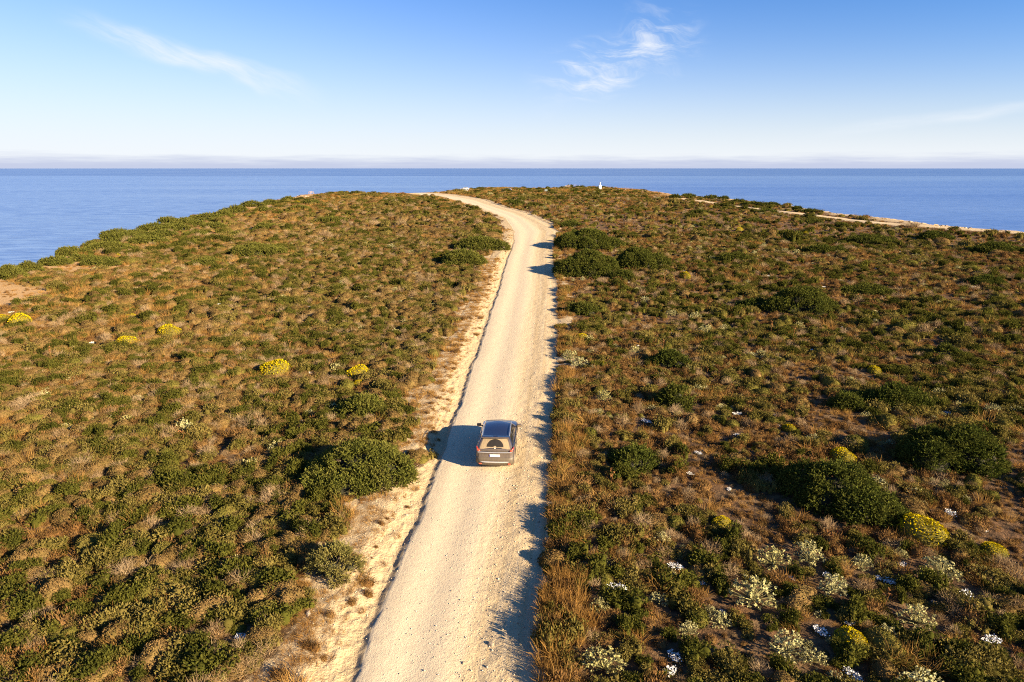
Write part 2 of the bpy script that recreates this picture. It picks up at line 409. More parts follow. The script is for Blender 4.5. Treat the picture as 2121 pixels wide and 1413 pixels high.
#@@PLANTS@@
# ------------------------------------------------------------------ plants: materials
def foliage(name, c1, c2, c3, trans=0.22, nscale=3.0, rough_var=0.5):
    """leaf material: tone differs from plant to plant and from clump to clump"""
    m, T, p = mat(name); T.n.remove(p); out = T.n['Material Output']
    oi = T.new('ShaderNodeObjectInfo'); tc = T.new('ShaderNodeTexCoord').outputs['Object']
    rnd = oi.outputs['Random']
    n = T.noise(T.vmath('ADD', tc, T.comb(T.math('MULTIPLY', rnd, 91.0), 0, 0)), nscale, 2, 0.6)
    col = T.mix(rnd, c1, c2)
    col = T.mix(T.math('MULTIPLY', T.ramp(n, 0.40, 0.72), rough_var), col, c3)
    isl = T.new('ShaderNodeNewGeometry').outputs['Random Per Island']
    hs = T.new('ShaderNodeHueSaturation'); T.put(hs.inputs['Color'], col); T.put(hs.inputs['Value'], T.math('ADD', 0.68, T.math('MULTIPLY', isl, 0.64)))
    hs.inputs['Saturation'].default_value = 1.0
    d = T.new('ShaderNodeBsdfDiffuse'); tr = T.new('ShaderNodeBsdfTranslucent'); mx = T.new('ShaderNodeMixShader')
    T.put(d.inputs[0], hs.outputs[0]); T.put(tr.inputs[0], hs.outputs[0]); mx.inputs[0].default_value = trans
    T.l.new(d.outputs[0], mx.inputs[1]); T.l.new(tr.outputs[0], mx.inputs[2]); T.l.new(mx.outputs[0], out.inputs[0])
    return m
M_BROWN = foliage('brown_cushion_leaves', (0.115, 0.070, 0.025), (0.175, 0.110, 0.042), (0.100, 0.082, 0.022), 0.1)
M_OLIVE = foliage('olive_leaves', (0.105, 0.086, 0.020), (0.180, 0.138, 0.040), (0.074, 0.070, 0.014))
M_GREEN = foliage('dark_green_leaves', (0.044, 0.047, 0.009), (0.076, 0.074, 0.013), (0.105, 0.092, 0.018))
M_DOME = foliage('green_cushion_leaves', (0.090, 0.086, 0.017), (0.135, 0.112, 0.026), (0.125, 0.085, 0.026), 0.12)
M_TWIG = foliage('dry_grey_twigs', (0.22, 0.145, 0.075), (0.31, 0.22, 0.125), (0.15, 0.095, 0.050), 0.0)
M_GOLD = foliage('dry_golden_grass', (0.26, 0.130, 0.032), (0.40, 0.235, 0.070), (0.17, 0.080, 0.024), 0.25)
M_RUST = foliage('rusty_heath_twigs', (0.125, 0.062, 0.022), (0.190, 0.105, 0.040), (0.085, 0.062, 0.020), 0.1)
M_PALE = foliage('pale_silver_leaves', (0.33, 0.29, 0.115), (0.38, 0.35, 0.18), (0.20, 0.19, 0.08), 0.15)
M_YELL = foliage('yellow_flowers', (0.36, 0.27, 0.004), (0.44, 0.33, 0.006), (0.20, 0.17, 0.010), 0.15)
M_WHITE = foliage('white_flowers', (0.74, 0.72, 0.68), (0.80, 0.79, 0.78), (0.66, 0.62, 0.55), 0.1)
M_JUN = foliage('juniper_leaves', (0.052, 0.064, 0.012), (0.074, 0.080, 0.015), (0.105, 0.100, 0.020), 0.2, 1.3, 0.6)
M_JUNL = foliage('yellowish_juniper_leaves', (0.090, 0.094, 0.018), (0.105, 0.104, 0.020), (0.145, 0.128, 0.030), 0.2, 1.3, 0.6)  # lighter, yellower green for the shrubs on the left
M_FEATH = foliage('feathery_leaves', (0.19, 0.155, 0.045), (0.20, 0.16, 0.05), (0.10, 0.10, 0.03), 0.2, 1.0, 0.7)
M_CORE = simple('inner_shade', (0.022, 0.020, 0.008), 1.0)  # near-black colour stands in for the shade inside the foliage
M_BARK = simple('shrub_bark', (0.11, 0.075, 0.05), 0.95)
M_STALK = foliage('dry_rust_stalk', (0.20, 0.09, 0.035), (0.26, 0.13, 0.05), (0.15, 0.07, 0.03), 0.0)

# ------------------------------------------------------------------ plants: shapes (unit width about 1 m)
def nrm(a): return a / np.maximum(np.linalg.norm(a, axis=-1, keepdims=True), 1e-9)
def kites(P, D, L, Wd, r):
    """leaf-shaped quads: base P, direction D, length L, width Wd"""
    n = len(P); D = nrm(D); S = nrm(np.cross(D, r.normal(size=(n, 3))))
    L = np.broadcast_to(np.asarray(L, float).reshape(-1, 1), (n, 1)); Wd = np.broadcast_to(np.asarray(Wd, float).reshape(-1, 1), (n, 1))
    mid = P + D * L * 0.45
    V = np.stack([P, mid + S * Wd * 0.5, P + D * L, mid - S * Wd * 0.5], 1).reshape(-1, 3)
    return V, np.arange(4 * n).reshape(-1, 4)
def hemi(n, r, zmin=0.02):
    z = r.uniform(zmin, 1, n) ** 0.85; a = r.uniform(0, 2 * np.pi, n); q = np.sqrt(1 - z * z)
    return np.stack([q * np.cos(a), q * np.sin(a), z], 1)
def bumpy(N, r, amp, k=5):
    ph = r.uniform(0, 6.28, (k, 3)); fr = r.normal(size=(k, 3)) * 3.2
    s = sum(np.sin(N @ fr[i] + ph[i, 0]) for i in range(k)) / k
    return 1 + amp * s
def dome_core(r_fn, nr=5, nc=12):
    t = np.linspace(0.0, 1.0, nr)[:, None] * np.pi / 2; a = np.linspace(0, 2 * np.pi, nc, endpoint=False)[None]
    N = np.stack([np.cos(t) * np.cos(a), np.cos(t) * np.sin(a), np.sin(t) * np.ones_like(a)], -1).reshape(-1, 3)
    return N * r_fn(N)[:, None], grid_faces(nr, nc, True)
def join(parts):
    """[(V, F, slot)] -> V, F, slots"""
    V, F, S, o = [], [], [], 0
    for v, f, s in parts:
        V.append(v); F.append(f + o); S.append(np.full(len(f), s, np.int32)); o += len(v)
    return np.vstack(V), np.vstack(F), np.concatenate(S)
def plant_mesh(name, parts, mats):
    V, F, S = join(parts); me = mesh_np(name, V, F)
    for m in mats: me.materials.append(m)
    if len(S) == len(me.polygons): me.polygons.foreach_set('material_index', S)
    return me
def cushion(name, seed, m, n=420, h=0.52, size=0.075, amp=0.10, top=None):
    r = np.random.default_rng(seed); sc = np.array([0.5, 0.5 * r.uniform(.8, 1), h])
    st = r.bit_generator.state
    def rad(N):
        q = np.random.default_rng(seed + 5); return bumpy(N, q, amp)
    N = hemi(n, r); P = N * rad(N)[:, None]
    Vc, Fc = dome_core(lambda N: rad(N) * np.random.default_rng(seed + 6).uniform(.86, .98, len(N)), 9, 24)
    V, F = kites(P * sc * 0.97, N * 0.9 + r.normal(size=N.shape) * 0.75, r.uniform(.6, 1.3, n) * size, size * 0.62, r)
    if top is None: return plant_mesh(name, [(Vc * sc, Fc, 0), (V, F, 0)], [m])
    up = (N[:, 2] + r.normal(size=n) * 0.18) > 0.30
    V = V.reshape(-1, 4, 3)
    return plant_mesh(name, [(Vc * sc, Fc, 0), (V[up].reshape(-1, 3), np.arange(4 * up.sum()).reshape(-1, 4), 1),
                             (V[~up].reshape(-1, 3), np.arange(4 * (~up).sum()).reshape(-1, 4), 0)], [m, top])
def leafy(name, seed, m, n=430, h=0.55, size=0.095, lobes=7, up=0.5):
    r = np.random.default_rng(seed); parts = []
    C = np.stack([r.normal(0, .19, lobes), r.normal(0, .19, lobes), r.uniform(.08, .30, lobes)], 1); C[0] = (0, 0, .18)
    Rr = r.uniform(.16, .28, lobes)
    k = r.integers(0, lobes, n); N = nrm(r.normal(size=(n, 3))); N[:, 2] = np.abs(N[:, 2]) * 0.9 + N[:, 2] * 0.1
    P = C[k] + N * (Rr[k] * r.uniform(.75, 1.08, n))[:, None]; P[:, 2] = np.maximum(P[:, 2], 0.0) * (h / 0.5)
    D = N * 0.8 + np.array([0, 0, up]) + r.normal(size=(n, 3)) * 0.6
    V, F = kites(P, D, r.uniform(.6, 1.4, n) * size, size * 0.55, r); parts.append((V, F, 0))
    for c, q in zip(C, Rr):
        Vc, Fc = dome_core(lambda N: np.full(len(N), q * 0.55), 4, 8)
        Vc = Vc * [1, 1, 1.0] + [c[0], c[1], 0]; Vc[:, 2] = Vc[:, 2] + c[2] * (h / 0.5) * (Vc[:, 2] > 0.02); parts.append((Vc, Fc, 0))
    return plant_mesh(name, parts, [m])
def ribbons(P, D, L, Wd, r, bend, segs=3, droop=0.0):
    """bent stalks as thin tapering strips; returns V, F (quads)"""
    n = len(P); D = nrm(D); S = nrm(np.cross(D, r.normal(size=(n, 3)))); B = r.normal(size=(n, 3)) * bend
    L = np.broadcast_to(np.asarray(L, float), (n,))[:, None]
    rows = []
    pos = P.copy(); d = D.copy()
    for i in range(segs + 1):
        w = Wd * (1 - 0.75 * i / segs)
        rows += [pos - S * w / 2, pos + S * w / 2]
        d = nrm(d + B / segs + np.array([0, 0, -droop / segs])); pos = pos + d * L / segs
    V = np.stack(rows, 1).reshape(-1, 3); k = 2 * (segs + 1)
    f = np.array([[2 * i, 2 * i + 1, 2 * i + 3, 2 * i + 2] for i in range(segs)])
    F = (np.arange(n)[:, None, None] * k + f[None]).reshape(-1, 4)
    return V, F
def twiggy(name, seed, m, n=120, h=0.5, wd=0.014, bend=0.8):
    r = np.random.default_rng(seed); N = hemi(n, r, 0.1)
    P = np.stack([r.normal(0, .05, n), r.normal(0, .05, n), np.zeros(n)], 1)
    V, F = ribbons(P, N * [1, 1, 1.1], r.uniform(.35, .6, n), wd, r, bend, 3)
    n2 = n * 2; N2 = hemi(n2, r, .1); P2 = N2 * r.uniform(.2, .42, n2)[:, None]
    V2, F2 = ribbons(P2, N2 + r.normal(size=N2.shape) * 0.7, r.uniform(.12, .28, n2), wd * .7, r, bend, 2)
    sc = np.array([1, 1, h / 0.5]); return plant_mesh(name, [(V * sc, F, 0), (V2 * sc, F2, 0)], [m])
def grassy(name, seed, m, n=130, h=0.62, wd=0.016, spread=0.75):
    r = np.random.default_rng(seed); a = r.uniform(0, 6.283, n); q = np.sqrt(r.uniform(0, 1, n)) * .30
    P = np.stack([q * np.cos(a), q * np.sin(a), np.zeros(n)], 1)
    D = np.stack([np.cos(a) * spread * r.uniform(.1, 1, n), np.sin(a) * spread * r.uniform(.1, 1, n), np.ones(n)], 1) + r.normal(size=(n, 3)) * .15
    V, F = ribbons(P, D, r.uniform(.5, 1.1, n) * h, wd, r, .35, 3, .7)
    return plant_mesh(name, [(V, F, 0)], [m])
def heathy(name, seed, m, n=260, h=0.45):
    r = np.random.default_rng(seed); N = hemi(n, r); P = N * r.uniform(.15, .42, n)[:, None] * [1, 1, h / .5]
    V, F = kites(P, N * .6 + [0, 0, .7] + r.normal(size=N.shape) * .45, r.uniform(.07, .15, n), .024, r)
    Vc, Fc = dome_core(lambda N: np.full(len(N), .30), 4, 8)
    return plant_mesh(name, [(V, F, 0), (Vc * [1, 1, h / .55], Fc, 0)], [m])
def knobby(name, seed, m, h=0.5, n=90):
    r = np.random.default_rng(seed); N = hemi(n, r, .1); P = N * (r.uniform(.3, .48, n))[:, None] * [1, 1, h / .45]
    parts = []
    k = 6; PP = np.repeat(P, k, 0); DD = nrm(r.normal(size=(n * k, 3)) + np.repeat(N, k, 0) * .6)
    V, F = kites(PP, DD, .062, .05, r); parts.append((V, F, 0))
    V, F = ribbons(P * .1, P, np.linalg.norm(P, axis=1), .014, r, .1, 2); parts.append((V, F, 0))
    return plant_mesh(name, parts, [m])
def flowers(name, seed, m, leaf, n=70):
    r = np.random.default_rng(seed); a = r.uniform(0, 6.28, n); q = np.sqrt(r.uniform(0, 1, n)) * .42
    P = np.stack([q * np.cos(a), q * np.sin(a) * .7, r.uniform(.16, .26, n)], 1)
    V, F = kites(np.repeat(P, 3, 0) + r.normal(size=(n * 3, 3)) * .022, r.normal(size=(n * 3, 3)) * [1, 1, .25], .075, .06, r)
    N = hemi(160, r); V2, F2 = kites(N * [.42, .32, .16], N + r.normal(size=N.shape) * .6, .10, .05, r)
    V3, F3 = ribbons(P * [.8, .8, 0], P * [.2, .2, 1], P[:, 2], .008, r, .1, 1)
    return plant_mesh(name, [(V2, F2, 0), (V3, F3, 0), (V, F, 1)], [leaf, m])
def stone(name, seed, m):
    bm = bmesh.new(); bmesh.ops.create_icosphere(bm, subdivisions=2, radius=0.5); r = random.Random(seed)
    for v in bm.verts:
        c = v.co.normalized(); v.co = Vector((c.x * .55, c.y * .45, c.z * .34)) * (1 + r.uniform(-.13, .13)); v.co.z = max(v.co.z, -.10) + .10
    me = bpy.data.meshes.new(name); bm.to_mesh(me); bm.free(); me.materials.append(m); return me

def mound(name, seed, lobes, per_m2=55, spray=0.34, m=None, feather=False, leaf=0.13):
    """spreading juniper: sprays of leaf blades over a group of low lobes, near-black domes inside paint the shade of the gaps. lobes: (cx, cy, rx, ry, h)"""
    r = np.random.default_rng(seed); L = np.array(lobes, float); pos, nor = [], []
    for (cx, cy, rx, ry, h) in L:
        area = 2 * np.pi * ((rx * ry) ** 1.6 / 3 + (rx * h) ** 1.6 / 3 + (ry * h) ** 1.6 / 3) ** (1 / 1.6)
        n = int(area * per_m2); N = hemi(n, r, -0.05)
        P = N * [rx, ry, h] * bumpy(N * 1.7, np.random.default_rng(seed + 9), .13)[:, None] + [cx, cy, 0]
        inside = np.zeros(n, bool)
        for (ax, ay, bx, by, hh) in L:
            if (ax, ay) != (cx, cy):
                inside |= ((P[:, 0] - ax) / bx) ** 2 + ((P[:, 1] - ay) / by) ** 2 + (np.maximum(P[:, 2], 0) / hh) ** 2 < 0.80
        pos.append(P[~inside]); nor.append(nrm(N / [rx, ry, h])[~inside])
    P = np.vstack(pos); N = np.vstack(nor); n = len(P); P[:, 2] = np.maximum(P[:, 2], 0.02)
    # sprays thin out in patches so that dark gaps show
    g = fbm(P[:, 0] * 1.7 + 5 + seed, P[:, 1] * 1.7 + P[:, 2] * 1.3, seed, 2); keep = g + r.uniform(-.12, .12, n) > 0.38
    P, N = P[keep], N[keep]; n = len(P)
    D = nrm(N * [.9, .9, .55] + [0, 0, .25] + r.normal(size=(n, 3)) * .5)
    P = P - N * r.uniform(0.0, .22, n)[:, None]
    k = 9; t = np.tile(np.linspace(0.05, 1.0, k), n)[:, None]
    sl = np.repeat(spray * r.uniform(.6, 1.25, n), k)[:, None]
    DD = np.repeat(D, k, 0); PP = np.repeat(P, k, 0) + DD * t * sl
    V, F = kites(PP, DD * .8 + r.normal(size=PP.shape) * (.35 if feather else .6), leaf * r.uniform(.7, 1.3, n * k), leaf * (.34 if feather else .5), r)
    V[:, 2] = np.maximum(V[:, 2], 0.0)
    fol = plant_mesh(name, [(V, F, 0)], [m])
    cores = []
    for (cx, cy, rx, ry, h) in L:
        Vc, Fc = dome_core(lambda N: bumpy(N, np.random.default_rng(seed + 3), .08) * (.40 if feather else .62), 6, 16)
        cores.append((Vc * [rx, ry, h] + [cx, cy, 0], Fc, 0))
    core = plant_mesh(name + '_shade_core', cores, [M_CORE])
    return fol, core
def trunk_mesh(seed, w, h):
    r = random.Random(seed); bm = bmesh.new()
    for i in range(6):
        a = i * 1.05 + r.uniform(-.3, .3); pts = [Vector((0, 0, -.05))]
        for k in range(1, 5):
            pts.append(Vector((math.cos(a) * w * .24 * k / 4, math.sin(a) * w * .17 * k / 4, h * .42 * math.sin(k / 4 * 1.5) + r.uniform(-.04, .04))))
        prev = None
        for k, p_ in enumerate(pts):
            rad = .09 * (1 - k / 5) * max(.6, w / 3); ring = [bm.verts.new(p_ + Vector((math.cos(q) * rad, 0, math.sin(q) * rad)).cross(Vector((0, 0, .001))) + Vector((-math.sin(a) * math.cos(q) * rad, math.cos(a) * math.cos(q) * rad, math.sin(q) * rad))) for q in (0, 1.57, 3.14, 4.71)]
            if prev:
                for j in range(4): bm.faces.new((prev[j], prev[(j + 1) % 4], ring[(j + 1) % 4], ring[j]))
            prev = ring
    me = bpy.data.meshes.new('trunk'); bm.to_mesh(me); bm.free(); me.materials.append(M_BARK); return me

# ------------------------------------------------------------------ the big spreading shrubs one can tell apart
# (x, y of the footprint's middle in the photograph, width in its pixels, height m, depth/width, lobes, tone, label)
BIG = [
    (752, 990, 262, 1.55, .80, 6, 'L', 'largest green spreading shrub at the left edge of the track, beside the car\'s shadow'),
    (752, 858, 128, 0.95, .70, 4, 'L', 'dark green shrub just behind the largest shrub left of the track'),
    (690, 1195, 120, 0.95, .95, 4, 'F', 'feathery golden green shrub at the left roadside in the foreground'),
    (990, 518, 128, 2.0, .8, 4, 'L', 'green shrub touching the left edge of the track, upper of two there'),
    (960, 549, 124, 2.0, .8, 4, 'L', 'green shrub left of the track bend, lower of two there'),
    (532, 530, 128, 1.7, .80, 4, 'L', 'bright green dome shrub standing alone far left of the track'),
    (432, 550, 80, 0.9, .70, 3, 'L', 'low green shrub left of the bright green dome shrub'),
    (552, 473, 72, 1.2, .70, 3, 'L', 'green dome shrub beyond the bright green dome shrub, left of the track'),
    (490, 495, 60, 0.9, .60, 3, 'L', 'small green shrub between two green domes left of the track'),
    (690, 457, 66, 1.0, .60, 3, 'L', 'green shrub in mid distance halfway between cliff and track'),
    (1219, 512, 142, 3.0, .95, 5, 'D', 'tall dark green shrub at the right road edge, upper of the pair'),
    (1217, 566, 142, 3.0, .95, 5, 'D', 'tall dark green shrub at the right road edge, lower of the pair'),
    (1318, 553, 128, 2.7, .9, 4, 'D', 'dark green shrub right of the roadside pair of shrubs'),
    (1290, 578, 66, 0.95, .70, 3, 'D', 'small dark shrub below the shrub right of the roadside pair'),
    (1528, 540, 72, 1.2, .70, 3, 'D', 'dark green dome shrub alone in the middle of the right scrub'),
    (1655, 645, 158, 2.2, .75, 5, 'D', 'big round dark dome shrub in the middle of the right scrub'),
    (1565, 640, 84, 0.9, .70, 3, 'D', 'low dark shrub at the left foot of the big round dome shrub'),
    (1385, 755, 96, 1.1, .70, 4, 'D', 'flat dark green shrub in the right scrub above the two-humped bush'),
    (1400, 838, 96, 1.35, .80, 3, 'D', 'two-humped green shrub in the right scrub'),
    (1855, 842, 176, 1.2, .60, 5, 'D', 'wide green shrub in the right scrub above the black-green mound'),
    (1752, 848, 84, 0.9, .70, 3, 'D', 'small green shrub touching the left end of the wide green shrub'),
    (1985, 955, 226, 1.9, .70, 6, 'D', 'black green mound shrub near the right edge of the picture'),
    (1725, 1030, 268, 1.6, .75, 6, 'D', 'broad dark green spreading shrub in the right foreground scrub'),
    (1312, 963, 112, 0.85, .80, 4, 'D', 'green spreading shrub right of the track, level with the car'),
    (1800, 500, 130, 1.2, .45, 4, 'D', 'long low dark shrub far right below the second track'),
    (1935, 494, 84, 1.4, .60, 3, 'D', 'dark dome shrub far right near the second track'),
    (2062, 520, 112, 1.5, .60, 3, 'D', 'dark dome shrub at the far right edge of the scrub'),
    (1700, 520, 96, 1.0, .50, 3, 'D', 'low dark shrub left of the long low shrub on the right'),
    (1800, 610, 110, 1.0, .50, 4, 'D', 'flat dark shrub above right of the big round dome shrub'),
    (1210, 650, 74, 1.0, .80, 3, 'D', 'low green shrub at the right road edge below the tall pair'),
    (1180, 470, 60, 1.1, .60, 3, 'D', 'green shrub at the right edge of the track bend'),
    (1060, 424, 50, 1.2, .50, 3, 'D', 'dark shrub at the far right edge of the track'),
    (2040, 590, 110, 1.0, .50, 3, 'D', 'dark flat shrub low in the scrub near the right picture edge'),
    (1955, 745, 70, 0.9, .70, 3, 'D', 'dark green shrub among the round cushions at the right'),
    (1180, 388, 14, 1.1, .7, 3, 'D', 'dark bush at the left end of the headland railing'),
    (1202, 386.5, 16, 1.7, .7, 3, 'D', 'dark round bush on the skyline right of the railing'),
    (1223, 386, 9, 2.0, .8, 2, 'D', 'small pointed dark bush on the skyline beside the white pillar'),
    (1196, 390, 10, .9, .7, 2, 'D', 'low dark bush below the skyline bushes near the white pillar'),
]
random.seed(3)
for (x, y, w, h, n_) in [(20, 575, 75, 1.5, 3), (465, 452, 44, 1.3, 3), (175, 540, 55, 1.0, 3), (60, 562, 50, 1.2, 3), (362, 478, 60, 1.3, 3), (285, 492, 60, 1.3, 3), (150, 528, 60, 1.2, 3), (118, 548, 60, 1.0, 3), (135, 530, 40, 1.2, 3), (212, 548, 75, 1.1, 3), (190, 505, 44, 1.2, 2), (262, 500, 85, 1.5, 4),
                         (230, 520, 95, 1.4, 4), (310, 508, 80, 1.3, 3), (250, 488, 70, 1.4, 3), (320, 481, 72, 1.6, 3), (385, 470, 80, 1.6, 4), (335, 492, 64, 1.2, 3),
                         (430, 458, 70, 1.5, 3), (445, 474, 60, 1.0, 3), (410, 490, 50, .9, 3), (490, 440, 44, 1.6, 3), (524, 428, 40, 1.5, 2), (560, 424, 34, 1.3, 2), (600, 416, 30, 1.2, 2),
                         (468, 444, 36, 1.3, 2), (350, 460, 40, 1.2, 2), (650, 425, 36, 1.0, 2), (545, 440, 44, 1.0, 3), (620, 436, 40, .9, 3)]:
    BIG.append((x, y, w, h, .65, n_, 'L', None))
for (x, y, w, h, n_) in [(1425, 408, 34, 1.5, 2), (1470, 411, 30, 1.3, 2), (1500, 413, 26, 1.4, 2), (1530, 419, 34, 1.2, 2), (1560, 424, 40, 1.2, 3), (1600, 426, 34, 1.2, 2),
                         (1650, 434, 30, 1.2, 2), (1680, 440, 44, 1.1, 3), (1398, 411, 30, 1.6, 2), (1590, 440, 40, 1.0, 3), (1680, 462, 60, 1.2, 3), (1740, 468, 44, 1., 2),
                         (1560, 460, 44, .9, 3), (1640, 485, 50, .9, 3), (1450, 440, 50, 1.0, 3)]:
    BIG.append((x, y, w, h, .55, n_, 'D', 0))
FOOT = []
def lobes_for(seed, w, dep, h, n):
    r = random.Random(seed); n += 3; out = [(0.0, 0.0, w * .30, dep * .32, h)]
    for i in range(n - 1):
        a = 6.283 * i / max(1, n - 1) + r.uniform(-.4, .4); q = r.uniform(.15, .32)
        out.append((math.cos(a) * w * q, math.sin(a) * dep * q, w * r.uniform(.15, .27), dep * r.uniform(.16, .29), h * r.uniform(.42, .85)))
    return out
def build_big():
    for i, (px, py, wpx, h, asp, nl, tone, label) in enumerate(BIG):
        g = ground_at(px, py); dist = math.hypot(g.y, CAM_H - g.z)
        w = wpx * dist / FPX * 1.0; dep = w * asp; h = h * (.95 if label is None else .62 if label == 0 else .95); w = w * (1.22 if label is None else 1)
        z = float(zterrain(np.array([g.x, g.x]), np.array([g.y, g.y]))[0])
        name = 'feathery_shrub' if tone == 'F' else 'spreading_shrub'
        o = empty(name, (g.x, g.y, z - .03), random.uniform(-.12, .12))
        big = dist < 60
        sp = np.interp(dist, [20, 60, 130, 400], [.26, .32, .5, .8]); lf = np.interp(dist, [20, 60, 130, 400], [.085, .125, .22, .42])
        per = (2.0 if tone == 'F' else 1.0) * np.interp(dist, [20, 60, 130, 400], [260, 135, 42, 10])
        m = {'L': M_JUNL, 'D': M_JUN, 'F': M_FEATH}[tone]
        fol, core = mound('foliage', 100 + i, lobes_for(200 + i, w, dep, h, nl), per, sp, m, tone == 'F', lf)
        fo = add('foliage', fol, None, o); add('shade_core', core, None, fo)
        if dist < 110: add('trunk', trunk_mesh(i, w, h), None, o)
        FOOT.append((g.x, g.y, w / 2, dep / 2))
        if label: tag(o, label, 'shrub', 'large spreading shrubs')
        elif label is None: tag(o, 'green mound shrub on the slope along the left cliff edge', 'shrub', 'shrubs along the left cliff edge')
        else: tag(o, 'low dark shrub beside the second track along the right cliff', 'shrub', 'shrubs beside the far right track')
build_big()

# ------------------------------------------------------------------ scrub: where each kind grows
KINDS = {
    'brown_cushion_shrub': ([cushion('brown_cushion_shrub', 10 + i, M_BROWN, 1000, .42 + .05 * i, .052, .15) for i in range(3)]),
    'olive_shrub': ([leafy('olive_shrub', 20 + i, M_OLIVE, 760, .5, .075, 8 + i) for i in range(3)]),
    'dark_green_shrub': ([leafy('dark_green_shrub', 30 + i, M_GREEN, 760, .52, .08, 8 + i) for i in range(3)]),
    'green_cushion_shrub': ([cushion('green_cushion_shrub', 40 + i, M_DOME, 1000, .48, .052, .15) for i in range(3)]),
    'dry_twig_shrub': ([twiggy('dry_twig_shrub', 50 + i, M_TWIG, 150, .5) for i in range(3)]),
    'golden_grass_tuft': ([grassy('golden_grass_tuft', 60 + i, M_GOLD, 130, .6) for i in range(3)]),
    'rusty_heath_shrub': ([heathy('rusty_heath_shrub', 70 + i, M_RUST, 480) for i in range(3)]),
    'pale_silver_shrub': ([knobby('pale_silver_shrub', 80 + i, M_PALE) for i in range(3)]),
    'white_flower_clump': ([flowers('white_flower_clump', 90 + i, M_WHITE, M_OLIVE) for i in range(2)]),
    'yellow_cushion_shrub': ([cushion('yellow_cushion_shrub', 95 + i, M_DOME, 1000, .48, .052, .14, M_YELL) for i in range(2)]),
    'dry_stalk_plant': None,
}
def stalks(name, seed):
    r = np.random.default_rng(seed); n = 3
    P = np.stack([r.normal(0, .06, n), r.normal(0, .06, n), np.zeros(n)], 1); D = np.array([0, 0, 1]) + r.normal(size=(n, 3)) * .10; L = r.uniform(.75, 1.15, n)
    V, F = ribbons(P, D, L, .032, r, .08, 3); V1, F1 = ribbons(P, D, L, .032, np.random.default_rng(seed + 1), 0, 3)
    T_ = P + nrm(D) * L[:, None]
    k = 16; PP = np.repeat(T_, k, 0); DD = nrm(r.normal(size=(n * k, 3)) + [0, 0, .6]); V2, F2 = kites(PP - DD * .02, DD, .13, .06, r)
    N = hemi(26, r, .05); V3, F3 = kites(N * .02, N * [1, 1, .5], .28, .04, r)
    return plant_mesh(name, [(V, F, 0), (V2, F2, 0), (V3, F3, 0)], [M_STALK])
KINDS['dry_stalk_plant'] = [stalks('dry_stalk_plant', 5), stalks('dry_stalk_plant', 6)]
ORDER = list(KINDS)
